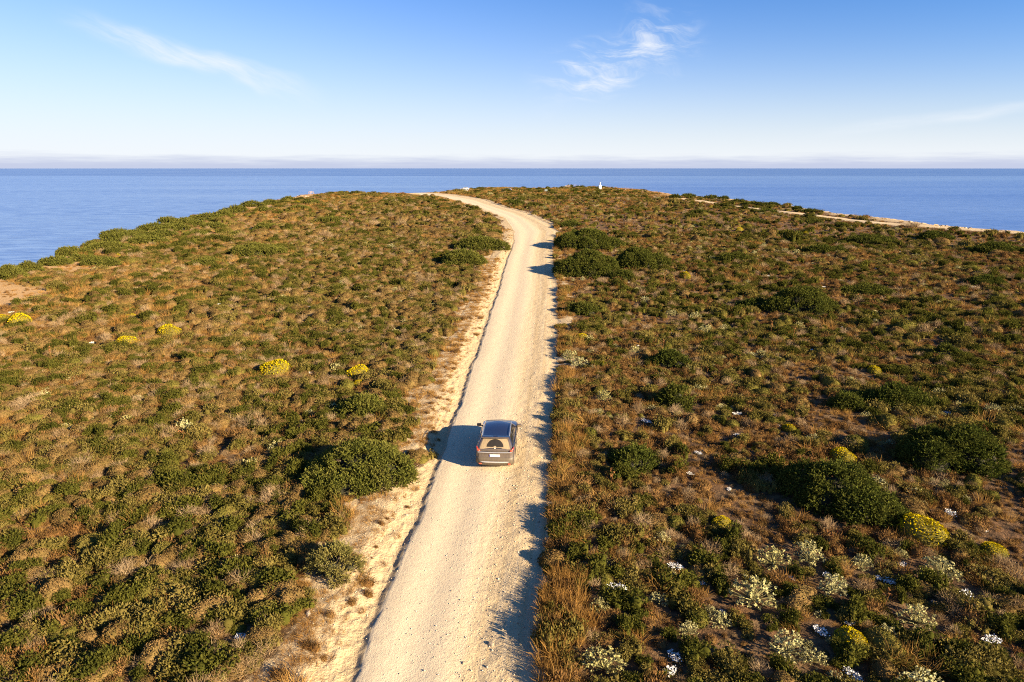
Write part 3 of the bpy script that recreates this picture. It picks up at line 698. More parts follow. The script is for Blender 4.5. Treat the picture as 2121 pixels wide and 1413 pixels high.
def scatter():
    pts = []
    for r0, r1, step in ((12, 58, .38), (58, 135, .60), (135, 520, 1.25)):
        ymax = r1; xmax = r1 * .95
        gx, gy = np.meshgrid(np.arange(-xmax, xmax, step), np.arange(8, ymax, step))
        X = gx.ravel() + rng.uniform(-.5, .5, gx.size) * step; Y = gy.ravel() + rng.uniform(-.5, .5, gx.size) * step
        rr = np.hypot(X, Y); ok = (rr > r0) & (rr <= r1) & (np.abs(X) < .86 * Y + 5)
        pts.append(np.stack([X[ok], Y[ok], np.full(ok.sum(), step)], 1))
    P = np.vstack(pts); X, Y, step = P.T
    s = coast_s(X, Y); sand = sand_mask(X, Y); uL = X - xl(Y); uR = X - xr(Y); rr = np.hypot(X, Y)
    u = rng.uniform(0, 1, len(X))
    ok = (s < -1.0) & ~((uL > -.55) & (uR < .05) & (Y < ROAD_END + 2)) & (u > np.clip(sand * 1.35, 0, .74)) & (polydist(X, Y, TP) > 2.1)
    for (cx, cy_, a, b) in FOOT:
        ok &= ((X - cx) / a) ** 2 + ((Y - cy_) / b) ** 2 > .95
    gap = fbm(X / 3.2, Y / 3.2, 91, 3); gapr = np.where(X > 0, .36, .28)
    bare = gap < gapr; ok &= ~bare | (rng.uniform(0, 1, len(X)) < .92)
    X, Y, step, uL, uR, rr, sand, s, bare = (q[ok] for q in (X, Y, step, uL, uR, rr, sand, s, bare))
    n = len(X)
    nA, nB, nC, nD, nE = (fbm(X / d, Y / d, sd, 3) for d, sd in ((5, 101), (9, 102), (14, 103), (4, 104), (22, 105)))
    left = (X < xl(Y)); right = ~left
    mid = sstep(55, 110, rr); far = sstep(120, 220, rr); edge = np.where(right, sstep(3.2, .4, uR), sstep(4.5, 1.0, -uL))
    gold = gold_mask(X, Y) * np.where((X < -20) & (s > -46), .25, 1)
    w = {}
    w['brown_cushion_shrub'] = np.where(left, .44 - .32 * far, .07) * (.35 + sstep(.34, .62, nA))
    w['olive_shrub'] = np.where(left, .24, .20) * (.5 + .9 * sstep(.25, .6, nB)) + .04
    w['dark_green_shrub'] = np.where(left, .12, .16) * sstep(.38, .62, nC) * 2.0 + np.where(right, .05, .03) + .16 * far * sstep(.4, .6, nC)
    w['green_cushion_shrub'] = np.where(left, .06, .10) * sstep(.45, .62, nD) * 2 + .01
    w['dry_twig_shrub'] = np.where(left, .22, .16) * (1 - .6 * far) * (.6 + .8 * sstep(.4, .7, nD))
    w['golden_grass_tuft'] = np.where(left, .10, .12) + .10 * far + .75 * edge * (1 - .7 * far) * np.where(right, 1, .5) + 2.2 * gold + .12 * sstep(.5, .7, nE)
    w['rusty_heath_shrub'] = np.where(left, .18, .64) * (1 - .45 * far) * sstep(.30, .6, 1 - nB) * 1.5 + .04
    w['pale_silver_shrub'] = np.where(left, .026, .075) * (.3 + 2.4 * sstep(.52, .7, nA))
    w['white_flower_clump'] = np.where(left, .004, .016) * (1 - far)
    w['yellow_cushion_shrub'] = np.where(left, .0008, .0012) * np.ones(n)
    w['dry_stalk_plant'] = np.where(left, .001, .012) * (1 - far) * (rr < 90)
    Wt = np.stack([np.broadcast_to(w[k], (n,)) for k in ORDER], 1); Wt = Wt / Wt.sum(1, keepdims=True)
    kind = (rng.uniform(0, 1, (n, 1)) > np.cumsum(Wt, 1)).sum(1).clip(0, len(ORDER) - 1)
    base = np.array([.84, .74, .80, .70, .78, .66, .66, .55, .5, .7, .6])[kind]
    sc = base * np.exp(rng.normal(0, .38, n)) * np.interp(rr, [20, 60, 140, 300], [.92, 1.05, 1.35, 2.0]) * np.where(right, .86, 1.0)
    sc = np.where(kind == ORDER.index('dry_stalk_plant'), sc.clip(.4, .9), sc).clip(.25, 3.4)
    low = rng.choice([ORDER.index('rusty_heath_shrub'), ORDER.index('golden_grass_tuft'), ORDER.index('dry_twig_shrub')], n, p=[.6, .25, .15])
    kind = np.where(bare, low, kind); sc = np.where(bare, sc * .62, sc)
    sc = sc * np.where(sand > .45, .5, 1.0); kind = np.where(sand > .38, np.where(rng.uniform(0, 1, n) < .65, ORDER.index('golden_grass_tuft'), ORDER.index('rusty_heath_shrub')), kind)
    sc = np.where(rr < 60, sc.clip(.2, 1.1), np.where(rr < 120, sc.clip(.2, 1.5), sc)); hz0 = np.where(kind == 0, 1.1, 1.2)
    sc = np.where(kind == ORDER.index('white_flower_clump'), sc.clip(.2, .55), sc)
    hz = hz0 * sc * rng.uniform(.7, 1.15, n) * np.interp(rr, [60, 140, 300], [1.0, .9, .6])
    hz = np.where(uR > 0, np.where(uR < 4, hz * 1.0, hz), hz)
    z = zterrain(X, Y) - .03
    rot = rng.uniform(0, 6.283, n); el = rng.uniform(.8, 1.5, n)
    return X, Y, z, kind, sc, hz, rot, el, rr
SX, SY, SZ, SK, SS, SH, SR, SE, SD = scatter()
def fringe():
    """dry grass leaning over the right road edge, some over the left bank"""
    global SX, SY, SZ, SK, SS, SH, SR, SE, SD
    y = np.concatenate([rng.uniform(12, 75, 700), rng.uniform(75, 140, 260), rng.uniform(12, 95, 2200)])
    n = len(y); u = rng.gamma(1.6, .32, n); right = np.arange(n) < 960
    x = np.where(right, xr(y) + .12 + u, xl(y) - .8 - rng.gamma(2.2, .75, n))
    k = np.where(rng.uniform(0, 1, n) < .55, ORDER.index('golden_grass_tuft'), np.where(rng.uniform(0, 1, n) < .6, ORDER.index('rusty_heath_shrub'), ORDER.index('olive_shrub')))
    k = np.where(right, k, ORDER.index('golden_grass_tuft'))
    sc = rng.uniform(.45, 1.0, n) * np.where(right, 1, rng.uniform(.25, .75, n)); patch = fbm(y / 2.5, y * 0 + 3, 9, 3)
    hh = sc * rng.uniform(.7, 1.15, n) * np.where(right, .55 + 1.1 * sstep(.4, .7, patch), .6)
    keep = np.where(right, patch > .33, True)
    x, y, k, sc, hh = (q[keep] for q in (x, y, k, sc, hh)); n = len(x)
    SX = np.append(SX, x); SY = np.append(SY, y); SZ = np.append(SZ, zterrain(x, y) - .02); SK = np.append(SK, k); SS = np.append(SS, sc); SH = np.append(SH, hh)
    SR = np.append(SR, rng.uniform(0, 6.28, n)); SE = np.append(SE, np.ones(n)); SD = np.append(SD, np.hypot(x, y))
fringe()
def place_extra(name, lst):
    """single plants seen in the photograph: (x, y, width px)"""
    global SX, SY, SZ, SK, SS, SH, SR, SE, SD
    k = ORDER.index(name); g = [ground_at(p[0], p[1]) for p in lst]
    x = np.array([q.x for q in g]); y = np.array([q.y for q in g]); d = np.hypot(y, CAM_H); wid = np.array([p[2] for p in lst]) * d / FPX * 1.12
    keep = np.ones(len(SX), bool)                        # nothing else grows where such a plant stands
    for a, b, w_ in zip(x, y, wid): keep &= np.hypot(SX - a, SY - b) > w_ * .5 + SS * .3
    SX, SY, SZ, SK, SS, SH, SR, SE, SD = (q[keep] for q in (SX, SY, SZ, SK, SS, SH, SR, SE, SD))
    SX = np.append(SX, x); SY = np.append(SY, y); SZ = np.append(SZ, zterrain(x, y) - .02); SK = np.append(SK, np.full(len(x), k)); SS = np.append(SS, wid)
    SH = np.append(SH, wid * 1.0); SR = np.append(SR, rng.uniform(0, 6.28, len(x))); SE = np.append(SE, np.full(len(x), 1.15)); SD = np.append(SD, np.hypot(x, y))
LABEL = {
    'brown_cushion_shrub': ('brown rounded cushion shrub', 'shrub'),
    'olive_shrub': ('olive green leafy low shrub', 'shrub'),
    'dark_green_shrub': ('dark green leafy low shrub', 'shrub'),
    'green_cushion_shrub': ('green rounded cushion shrub', 'shrub'),
    'dry_twig_shrub': ('bare dry shrub of pale grey twigs', 'shrub'),
    'golden_grass_tuft': ('tuft of dry golden grass', 'grass tuft'),
    'rusty_heath_shrub': ('rusty brown heath shrub', 'shrub'),
    'pale_silver_shrub': ('pale silver green knobbly shrub', 'shrub'),
    'white_flower_clump': ('clump of small white flowers', 'flowers'),
    'yellow_cushion_shrub': ('yellow flowering cushion shrub', 'shrub'),
    'dry_stalk_plant': ('dry rust brown flower stalk standing', 'plant'),
}
def lay_scrub():
    c, s_ = math.cos(PITCH), math.sin(PITCH)
    dz = SZ - CAM_H; dep = SY * c - dz * s_; up = SY * s_ + dz * c
    px = W0 / 2 + FPX * SX / dep; py = H0 / 2 - FPX * up / dep
    view = (px > 4) & (px < W0 - 4) & (py > 330) & (py < H0 + 8)
    for k, name in enumerate(ORDER):
        idx = np.where(SK == k)[0]; protos = KINDS[name]; lab, cat = LABEL[name]
        vis = idx[view[idx]]; order = vis[np.argsort(-(SS[vis] / SD[vis]))][:300]
        med = float(np.median(SS[order])) if len(order) else 1
        for q in order:
            o = bpy.data.objects.new(name, protos[int(q) % len(protos)]); COL.objects.link(o)
            o.location = (SX[q], SY[q], SZ[q]); o.rotation_euler = (0, 0, SR[q]); o.scale = (SS[q] * SE[q], SS[q], SH[q])
            side = 'left' if SX[q] < xl(SY[q]) else 'right'
            zone = 'in the foreground' if SD[q] < 29 else 'level with the car' if SD[q] < 41 else 'beyond the car'
            size = 'large' if SS[q] > 1.35 * med else 'small' if SS[q] < .75 * med else 'middling'
            o['label'] = '%s %s %s, %s of the track' % (size, lab, zone, side); o['category'] = cat; o['group'] = '%s %ss %s, %s' % (size, name.replace('_', ' '), zone, side)
        rest = np.setdiff1d(idx, order)
        if len(rest) < 3: continue
        col = bpy.data.collections.new(name + '_shapes')
        for pm in protos: col.objects.link(bpy.data.objects.new(name + '_shape', pm))
        me = bpy.data.meshes.new(name + '_mass'); me.vertices.add(len(rest))
        me.vertices.foreach_set('co', np.stack([SX[rest], SY[rest], SZ[rest]], 1).astype(np.float32).ravel())
        for an, ty, val in (('rot', 'FLOAT_VECTOR', np.stack([rest * 0, rest * 0, SR[rest]], 1)), ('scl', 'FLOAT_VECTOR', np.stack([SS[rest] * SE[rest], SS[rest], SH[rest]], 1))):
            a = me.attributes.new(an, ty, 'POINT'); a.data.foreach_set('vector', val.astype(np.float32).ravel())
        a = me.attributes.new('idx', 'INT', 'POINT'); a.data.foreach_set('value', (rest % len(protos)).astype(np.int32))
        o = add(name + '_mass', me)
        ng = bpy.data.node_groups.new(name + '_scatter', 'GeometryNodeTree')
        ng.interface.new_socket('Geometry', in_out='INPUT', socket_type='NodeSocketGeometry'); ng.interface.new_socket('Geometry', in_out='OUTPUT', socket_type='NodeSocketGeometry')
        gi = ng.nodes.new('NodeGroupInput'); go = ng.nodes.new('NodeGroupOutput'); ip = ng.nodes.new('GeometryNodeInstanceOnPoints'); ci = ng.nodes.new('GeometryNodeCollectionInfo')
        ci.inputs[0].default_value = col; ci.inputs[1].default_value = True; ci.inputs[2].default_value = True; ip.inputs['Pick Instance'].default_value = True
        def na(nm, ty):
            q = ng.nodes.new('GeometryNodeInputNamedAttribute'); q.data_type = ty; q.inputs[0].default_value = nm; return q.outputs[0]
        L = ng.links.new
        L(gi.outputs[0], ip.inputs['Points']); L(ci.outputs[0], ip.inputs['Instance']); L(na('idx', 'INT'), ip.inputs['Instance Index'])
        L(na('rot', 'FLOAT_VECTOR'), ip.inputs['Rotation']); L(na('scl', 'FLOAT_VECTOR'), ip.inputs['Scale']); L(ip.outputs[0], go.inputs[0])
        md = o.modifiers.new('scatter', 'NODES'); md.node_group = ng
        tag(o, 'mass of smaller and farther %ss covering the plateau' % name.replace('_', ' '), cat, kind='stuff')
place_extra('yellow_cushion_shrub', [(1912, 1100, 76), (1764, 1330, 52), (570, 768, 52), (265, 716, 32), (42, 672, 38), (8, 662, 24), (742, 776, 40), (352, 697, 40), (1205, 706, 26), (1493, 1083, 32),
                                     (745, 795, 20), (1745, 948, 44), (1810, 776, 26), (1634, 890, 26), (1500, 1240, 44), (2060, 1130, 40)])
place_extra('white_flower_clump', [(1278, 1228, 34), (1396, 1366, 30), (2005, 1225, 34), (2057, 1318, 34), (502, 1333, 24), (1700, 1310, 30), (1765, 1400, 32), (1970, 1058, 26), (1399, 1178, 28), (1452, 1208, 18), (1527, 858, 18),
                                   (1602, 860, 12), (1446, 937, 16), (1526, 898, 12), (1965, 862, 18), (2036, 893, 18), (1317, 718, 14), (1430, 980, 16), (1510, 1010, 14), (626, 872, 14), (1338, 875, 20), (1870, 1160, 18)])
place_extra('pale_silver_shrub', [(1675, 1155, 60), (1560, 1240, 80), (1950, 1180, 64), (1725, 1220, 56), (1900, 1280, 62), (1630, 1350, 66), (1685, 1370, 44), (1490, 1290, 42), (1425, 1310, 36), (1250, 1390, 70), (1600, 1165, 60),
                                  (1180, 745, 34), (1250, 830, 34), (1200, 760, 34), (1785, 1165, 40), (1365, 1250, 34), (1440, 660, 26), (1390, 655, 22), (1460, 690, 30), (1500, 685, 24)])
lay_scrub()
#@@ENDPLANTS@@
#@@OBJECTS@@
# ------------------------------------------------------------------ car
def car_materials(base, dusty):
    """paint, glass and plastics of one car; road dust lies on what faces backwards and low on the sides"""
    def dust_mix(T, p, col, rough, amount, metal=0.0, coat=0.0, swept=False):
        tc = T.new('ShaderNodeTexCoord').outputs['Object']; x, y, z = T.sep(tc)
        ns = T.sep(T.new('ShaderNodeTexCoord').outputs['Normal'])
        back = T.ramp(T.math('MULTIPLY', ns[1], -1.0), 0.15, 0.75)
        low = T.ramp(z, 0.75, 0.25)
        n = T.noise(T.comb(T.math('MULTIPLY', x, 9.0), T.math('MULTIPLY', y, 3.0), T.math('MULTIPLY', z, 1.6)), 2.0, 4, 0.65)
        d = T.math('MAXIMUM', T.math('MULTIPLY', back, T.ramp(n, 0.15, 0.75, 0.62, 1.0)), T.math('MULTIPLY', low, T.ramp(n, 0.2, 0.8, 0.45, 0.95)))
        d = T.math('MAXIMUM', d, 0.05)
        d = T.math('MULTIPLY', d, amount)
        if swept:                                   # arc wiped clean by the rear wiper
            rx = x; rz = T.math('SUBTRACT', z, 1.145)
            rad = T.math('SQRT', T.math('ADD', T.math('MULTIPLY', rx, rx), T.math('MULTIPLY', T.math('MULTIPLY', rz, rz), 2.0)))
            inside = T.math('MULTIPLY', T.ramp(rad, 0.415, 0.40), T.math('MULTIPLY', T.ramp(rz, 0.0, 0.02), T.ramp(rad, 0.06, 0.08)))
            d = T.math('MULTIPLY', d, T.math('SUBTRACT', 1.0, T.math('MULTIPLY', inside, 0.93)))
        T.put(p.inputs['Base Color'], T.mix(d, col, (0.36, 0.26, 0.145)))
        T.put(p.inputs['Roughness'], T.math('ADD', rough, T.math('MULTIPLY', d, 0.85 - rough)))
        T.put(p.inputs['Metallic'], T.math('MULTIPLY', T.math('SUBTRACT', 1.0, d), metal))
        T.put(p.inputs['Coat Weight'], T.math('MULTIPLY', T.math('SUBTRACT', 1.0, d), coat))
    out = {}
    for key, col, rough, am, metal, coat in (('paint', base, .28, .36, .35, 1.0), ('plastic', (.018, .018, .02), .5, .27, 0, 0), ('glass', (.008, .009, .011), .06, .50, 0, .3),
                                             ('rear_glass', (.010, .010, .011), .08, .92, 0, 0), ('silver', (.62, .62, .63), .3, .35, .8, 0), ('lamp', (.50, .022, .006), .18, .30, 0, .6),
                                             ('plate', (.75, .75, .73), .5, .22, 0, 0), ('blue', (.02, .05, .35), .5, .2, 0, 0), ('tyre', (.022, .021, .02), .85, .55, 0, 0),
                                             ('rim', (.42, .42, .43), .35, .35, .8, 0), ('chrome', (.62, .62, .63), .2, .1, 1., 0)):
        m, T, p = mat('car_' + key); dust_mix(T, p, col, rough, am * dusty, metal, coat, key == 'rear_glass'); out[key] = m
    return out
def outline(z, yr, yf, w, rr, rf, br, bf, ys):
    """half outline of a slice from the middle of the tail to the middle of the nose"""
    P = []
    for i in range(9):
        x = (w - rr) * i / 8; P.append((x, yr + br * (x / w) ** 2))
    yc = P[-1][1] + rr
    for i in range(1, 6):
        a = -math.pi / 2 + math.pi / 2 * i / 5; P.append((w - rr + rr * math.cos(a), yc + rr * math.sin(a)))
    yfc = yf - bf * ((w - rf) / w) ** 2 - rf
    for t in ys: P.append((w, t if t > 5 else yc + (yfc - yc) * t) if t <= 1 else (w, t - 10))
    for i in range(0, 6):
        a = math.pi / 2 * i / 5; P.append((w - rf + rf * math.cos(a), yfc + rf * math.sin(a)))
    for i in range(7, -1, -1):
        x = (w - rf) * i / 8; P.append((x, yf - bf * (x / w) ** 2))
    return [(x, y, z) for x, y in P]
def box_mesh(name, sx, sy, sz, m, bev=0.0, taper=None):
    bm = bmesh.new(); bmesh.ops.create_cube(bm, size=1.0)
    for v in bm.verts:
        k = 1.0
        if taper and v.co.z > 0: k = taper
        v.co = Vector((v.co.x * sx * k, v.co.y * sy * k, v.co.z * sz))
    if bev: bmesh.ops.bevel(bm, geom=bm.edges[:], offset=bev, segments=2, affect='EDGES', profile=.6)
    me = bpy.data.meshes.new(name); bm.to_mesh(me); bm.free(); me.materials.append(m); return me
def lathe_mesh(name, prof, m, n=28):
    """profile (axial x, radius) turned about the X axis"""
    V = []; a = np.linspace(0, 2 * np.pi, n, endpoint=False)
    V = np.array([[x, r * math.cos(q), r * math.sin(q)] for x, r in prof for q in a]); me = mesh_np(name, V, grid_faces(len(prof), n, True), True); me.materials.append(m); return me
def rod(name, pts, rad, m, n=6):
    bm = bmesh.new(); prev = None
    for k, p in enumerate(pts):
        p = Vector(p); d = (Vector(pts[min(k + 1, len(pts) - 1)]) - Vector(pts[max(k - 1, 0)])).normalized()
        s = d.cross(Vector((0, 0, 1)) if abs(d.z) < .9 else Vector((1, 0, 0))).normalized(); u = s.cross(d)
        ring = [bm.verts.new(p + (s * math.cos(6.2832 * i / n) + u * math.sin(6.2832 * i / n)) * rad) for i in range(n)]
        if prev:
            for i in range(n): bm.faces.new((prev[i], prev[(i + 1) % n], ring[(i + 1) % n], ring[i]))
        else: bm.faces.new(ring[::-1])
        prev = ring
    bm.faces.new(prev); me = bpy.data.meshes.new(name); bm.to_mesh(me); bm.free(); me.materials.append(m); return me
def build_car(loc, rz, base, label, name='suv', dusty=1.0, group=None, simple_body=False):
    M = car_materials(base, dusty); root = empty(name, loc, rz); tag(root, label, 'car', group)
    YS = [10 + v for v in (.62, .80, .98, 1.16, 1.34, 1.52, 1.75, 1.98, 2.16, 2.36, 2.56, 2.76, 2.98, 3.10, 3.28, 3.46, 3.62)]
    sl = []
    for (z, yr, yf, w, dz) in ((.20, .22, 4.22, .78, 0), (.30, .07, 4.36, .87, 0), (.44, .015, 4.43, .905, 0), (.56, 0, 4.45, .915, 0), (.67, .012, 4.44, .92, 0), (.705, .065, 4.43, .92, 0),
                               (.80, .085, 4.40, .922, .02), (.90, .085, 4.35, .92, .05), (.955, .06, 4.30, .915, .07), (.985, .062, 4.26, .91, .09), (1.00, .13, 4.22, .895, .10), (1.05, .15, 4.16, .875, .11)):
        pts = outline(z, yr, yf, w, .26, .42, .06, .22, YS)
        sl.append([(x, y, zz - dz * float(sstep(2.9, 4.4, y))) for x, y, zz in pts])
    nh = len(sl[0]); ns = len(sl)
    bm = bmesh.new()
    grid = {}
    for k in range(ns):
        for j in range(nh):
            x, y, z = sl[k][j]; grid[k, j, 1] = bm.verts.new((x, y, z)); grid[k, j, -1] = grid[k, j, 1] if x < 1e-6 else bm.verts.new((-x, y, z))
    BODY, BUMP, TAIL, DOORR, DOORF, HOOD, FRONT, BAND = range(8)
    def part_of(k, j):
        y = sum(sl[a][b][1] for a in (k, k + 1) for b in (j, j + 1)) / 4; x = sum(sl[a][b][0] for a in (k, k + 1) for b in (j, j + 1)) / 4
        if j < 14 and k < 5: return BUMP
        if j < 9 and k >= 9: return BAND
        if j < 9: return TAIL
        if 1.16 < y < 2.16 and 1 < k < ns - 1 and x > .8: return DOORR
        if 2.16 < y < 3.10 and 1 < k < ns - 1 and x > .8: return DOORF
        if j > nh - 16 and k < 5 and y > 3.9: return FRONT
        return BODY
    for k in range(ns - 1):
        for j in range(nh - 1):
            for s in (1, -1):
                q = [grid[k, j, s], grid[k, j + 1, s], grid[k + 1, j + 1, s], grid[k + 1, j, s]]
                if s < 0: q = q[::-1]
                f = bm.faces.new(q); f.material_index = part_of(k, j); f.smooth = True
    # top: bonnet and deck under the cabin
    def cap(k, crown, idx, flip):
        rows = []
        for j in range(nh):
            x, y, z = sl[k][j]; c = crown * float(sstep(4.4, 3.6, y)) if crown else 0
            row = [grid[k, j, -1]] + [bm.verts.new((x * t, y, z + c * (1 - t * t))) for t in (-.7, -.35, 0, .35, .7)] + [grid[k, j, 1]] if x > 1e-6 else [grid[k, j, 1]] * 7
            rows.append((row, y))
        for (a, ya), (b, yb) in zip(rows[:-1], rows[1:]):
            for i in range(6):
                q = [a[i], a[i + 1], b[i + 1], b[i]]; u = []
                for v in q:
                    if v not in u: u.append(v)
                if len(u) < 3: continue
                f = bm.faces.new(u if not flip else u[::-1]); f.smooth = True; f.material_index = HOOD if (crown and (ya + yb) / 2 > 3.0) else BODY
    cap(ns - 1, .075, HOOD, False); cap(0, 0, BODY, True)
    bmesh.ops.recalc_face_normals(bm, faces=bm.faces[:])
    me = bpy.data.meshes.new('body_whole'); bm.to_mesh(me); bm.free()
    for _ in range(8): me.materials.append(M['paint'])
    tmp = bpy.data.objects.new('body_whole', me); COL.objects.link(tmp)
    cb = bmesh.new()
    for wy in (.88, 3.56):
        for s in (-1, 1):
            bmesh.ops.create_cone(cb, cap_ends=True, segments=32, radius1=.41, radius2=.41, depth=.46, matrix=Matrix.Translation((s * .80, wy, .36)) @ Matrix.Rotation(R(90), 4, 'Y'))
    cm = bpy.data.meshes.new('arches'); cb.to_mesh(cm); cb.free(); cut = bpy.data.objects.new('arches', cm); COL.objects.link(cut)
    for i in range(8): cm.materials.append(M['plastic'])
    md = tmp.modifiers.new('b', 'BOOLEAN'); md.operation = 'DIFFERENCE'; md.solver = 'EXACT'; md.object = cut
    dg = bpy.context.evaluated_depsgraph_get(); whole = bpy.data.meshes.new_from_object(tmp.evaluated_get(dg))
    for o in (tmp, cut): bpy.data.objects.remove(o)
    def piece(nm, idx, m, parent=root):
        b = bmesh.new(); b.from_mesh(whole); bmesh.ops.delete(b, geom=[f for f in b.faces if f.material_index not in idx], context='FACES')
        q = bpy.data.meshes.new(nm); b.to_mesh(q); b.free(); q.materials.clear(); q.materials.append(m)
        q.polygons.foreach_set('material_index', np.zeros(len(q.polygons), np.int32)); return add(nm, q, None, parent)
    n0 = len(whole.materials)
    piece('body', (BODY,), M['paint']); piece('rear_bumper', (BUMP,), M['plastic']); tg = piece('tailgate', (TAIL,), M['paint']); piece('light_band', (BAND,), M['plastic'])
    piece('bonnet', (HOOD,), M['paint']); piece('front_bumper', (FRONT,), M['plastic'])
    # doors, split left and right
    for nm, idx in (('rear_door', DOORR), ('front_door', DOORF)):
        for s in (1, -1):
            b = bmesh.new(); b.from_mesh(whole); bmesh.ops.delete(b, geom=[f for f in b.faces if f.material_index != idx or f.calc_center_median().x * s < 0], context='FACES')
            for v in b.verts: v.co.x += s * .004
            q = bpy.data.meshes.new(nm); b.to_mesh(q); b.free(); q.materials.clear(); q.materials.append(M['paint']); q.polygons.foreach_set('material_index', np.zeros(len(q.polygons), np.int32))
            d = add(nm, q, None, root); y = 1.36 if idx == DOORR else 2.34
            add('door_handle', box_mesh('door_handle', .035, .20, .03, M['plastic'], .008), None, d, (s * .932, y, .90))
    # cabin
    fr = [.06, .14, .22, .30, .37, .43, .46, .54, .62, .70, .78, .86, .93, .97]
    gl = []
    for (z, yr, yf, w) in ((1.03, .13, 3.40, .868), (1.085, .175, 3.32, .855), (1.13, .215, 3.25, .842), (1.22, .30, 3.10, .812), (1.34, .42, 2.90, .765), (1.44, .525, 2.73, .715), (1.485, .575, 2.65, .688), (1.525, .60, 2.60, .655), (1.555, .63, 2.55, .61)):
        gl.append(outline(z, yr, yf, w, .13, .20, .06, .16, fr))
    gh = len(gl[0]); gn = len(gl)
    crown = [[(x, y, z - .06 * float(sstep(1.9, .55, y)) * (k / (gn - 1)) - .04 * float(sstep(2.0, 2.7, y)) * (k / (gn - 1))) for x, y, z in g] for k, g in enumerate(gl)]
    cells = {}
    for k in range(gn - 1):
        for j in range(gh - 1):
            inz = 1 <= k <= 5
            if j < 8 and 1 <= k <= 6: p_ = 'rear_window'
            elif 14 <= j <= 17 and inz: p_ = 'rear_side_window'
            elif 20 <= j <= 25 and inz: p_ = 'front_side_window'
            elif j >= gh - 9 and 1 <= k <= 6: p_ = 'windscreen'
            elif 18 <= j <= 19 and inz: p_ = 'door_pillar'
            else: p_ = 'cabin'
            for s in (1, -1):
                key = (p_, s if 'side' in p_ or p_ == 'door_pillar' else 0)
                q = [crown[k][j], crown[k][j + 1], crown[k + 1][j + 1], crown[k + 1][j]]
                q = [(x * s, y, z) for x, y, z in q]; cells.setdefault(key, []).append(q if s > 0 else q[::-1])
    made = {}
    for (nm, s), qs in cells.items():
        b = bmesh.new()
        for q in qs:
            try: b.faces.new([b.verts.new(v) for v in q])
            except ValueError: pass
        bmesh.ops.remove_doubles(b, verts=b.verts[:], dist=1e-4)
        for f in b.faces: f.smooth = True
        q = bpy.data.meshes.new(nm); b.to_mesh(q); b.free()
        m = M['rear_glass'] if nm == 'rear_window' else M['glass'] if ('window' in nm or nm == 'windscreen') else M['plastic'] if nm == 'door_pillar' else M['paint']
        q.materials.append(m); made[nm] = add(nm, q, None, root)
    # roof with a low crown
    top = crown[-1]; V = []; nx = 13
    for j in range(gh):
        x, y, z = top[j]
        for i in range(nx):
            t = -1 + 2 * i / (nx - 1); V.append((x * t, y, z + .055 * (1 - t * t) * min(1, x / .45)))
    q = mesh_np('roof', np.array(V), grid_faces(gh, nx), True); q.materials.append(M['paint']); add('roof', q, None, root)
    # roof spoiler above the rear window
    V = []
    for i in range(13):
        t = -1 + i / 6; x = .655 * t; yb = .60 + .06 * t * t; z = 1.50 - .02 * t * t
        V += [(x, yb + .10, z + .055), (x, yb - .10, z + .018), (x, yb - .10, z - .012), (x, yb + .06, z - .03)]
    F = [[i * 4 + a, i * 4 + (a + 1) % 4, (i + 1) * 4 + (a + 1) % 4, (i + 1) * 4 + a] for i in range(12) for a in range(4)]
    q = mesh_np('roof_spoiler', np.array(V), np.array(F), False); q.materials.append(M['paint']); add('roof_spoiler', q, None, root)
    for s in (1, -1):
        pts = [(s * .655, .78, 1.51), (s * .66, .95, 1.565), (s * .665, 1.5, 1.600), (s * .665, 2.0, 1.598), (s * .66, 2.35, 1.565), (s * .655, 2.48, 1.53)]
        add('roof_rail', rod('roof_rail', pts, .018, M['silver']), None, root)
        # tail lights wrapping the corner below the rear window
        V = []; th = .02
        rows = [(.70, 1.005, 1.035), (.75, 1.00, 1.05), (.80, .995, 1.075), (.845, .990, 1.11), (.872, .995, 1.15), (.882, 1.05, 1.165)]
        yy = [.122, .128, .142, .175, .235, .30]
        for (x, z0, z1), y in zip(rows, yy):
            for zz, dy in ((z0, 0), (z1, .035)): V += [(s * x, y + dy - .02, zz), (s * x, y + dy + .10, zz)]
        F = []
        for i in range(5):
            a, b = i * 4, i * 4 + 4; F += [[a, a + 2, b + 2, b], [a + 2, a + 3, b + 3, b + 2], [a + 3, a + 1, b + 1, b + 3], [a + 1, a, b, b + 1]]
        F += [[0, 1, 3, 2], [20, 22, 23, 21]]
        q = mesh_np('tail_light', np.array(V), np.array(F)); q.materials.append(M['lamp']); add('tail_light', q, None, root)
        add('reflector', box_mesh('reflector', .13, .03, .055, M['lamp'], .008), None, root, (s * .69, .055, .385))
        # mirrors
        mr = add('wing_mirror', box_mesh('wing_mirror', .23, .12, .15, M['plastic'] if s < 0 else M['paint'], .045), None, root, (s * 1.04, 2.98, 1.13))
        add('mirror_arm', box_mesh('mirror_arm', .12, .06, .04, M['plastic'], .01), None, mr, (-s * .13, .01, -.05))
        add('mirror_glass', box_mesh('mirror_glass', .18, .01, .11, M['glass'], .0), None, mr, (0, -.063, 0))
        for wy in (.88, 3.56):
            w = empty('wheel', (s * .80, wy, .36), 0); w.parent = root
            prof = [(s * -.11, .24), (s * -.115, .33), (s * -.09, .355), (s * .08, .358), (s * .108, .335), (s * .112, .27), (s * .095, .25)]
            add('tyre', lathe_mesh('tyre', prof, M['tyre']), None, w)
            add('rim', lathe_mesh('rim', [(s * .095, .255), (s * .10, .235), (s * .055, .22), (s * .05, .10), (s * .075, .05), (s * .078, .001)], M['rim']), None, w)
            for a in range(5):
                sp = add('spoke', box_mesh('spoke', .03, .055, .20, M['rim'], .01), None, w, (s * .075, math.sin(a * 1.2566) * .14, math.cos(a * 1.2566) * .14), (-a * 1.2566, 0, 0))
        ar = []                                           # wheel arch trim
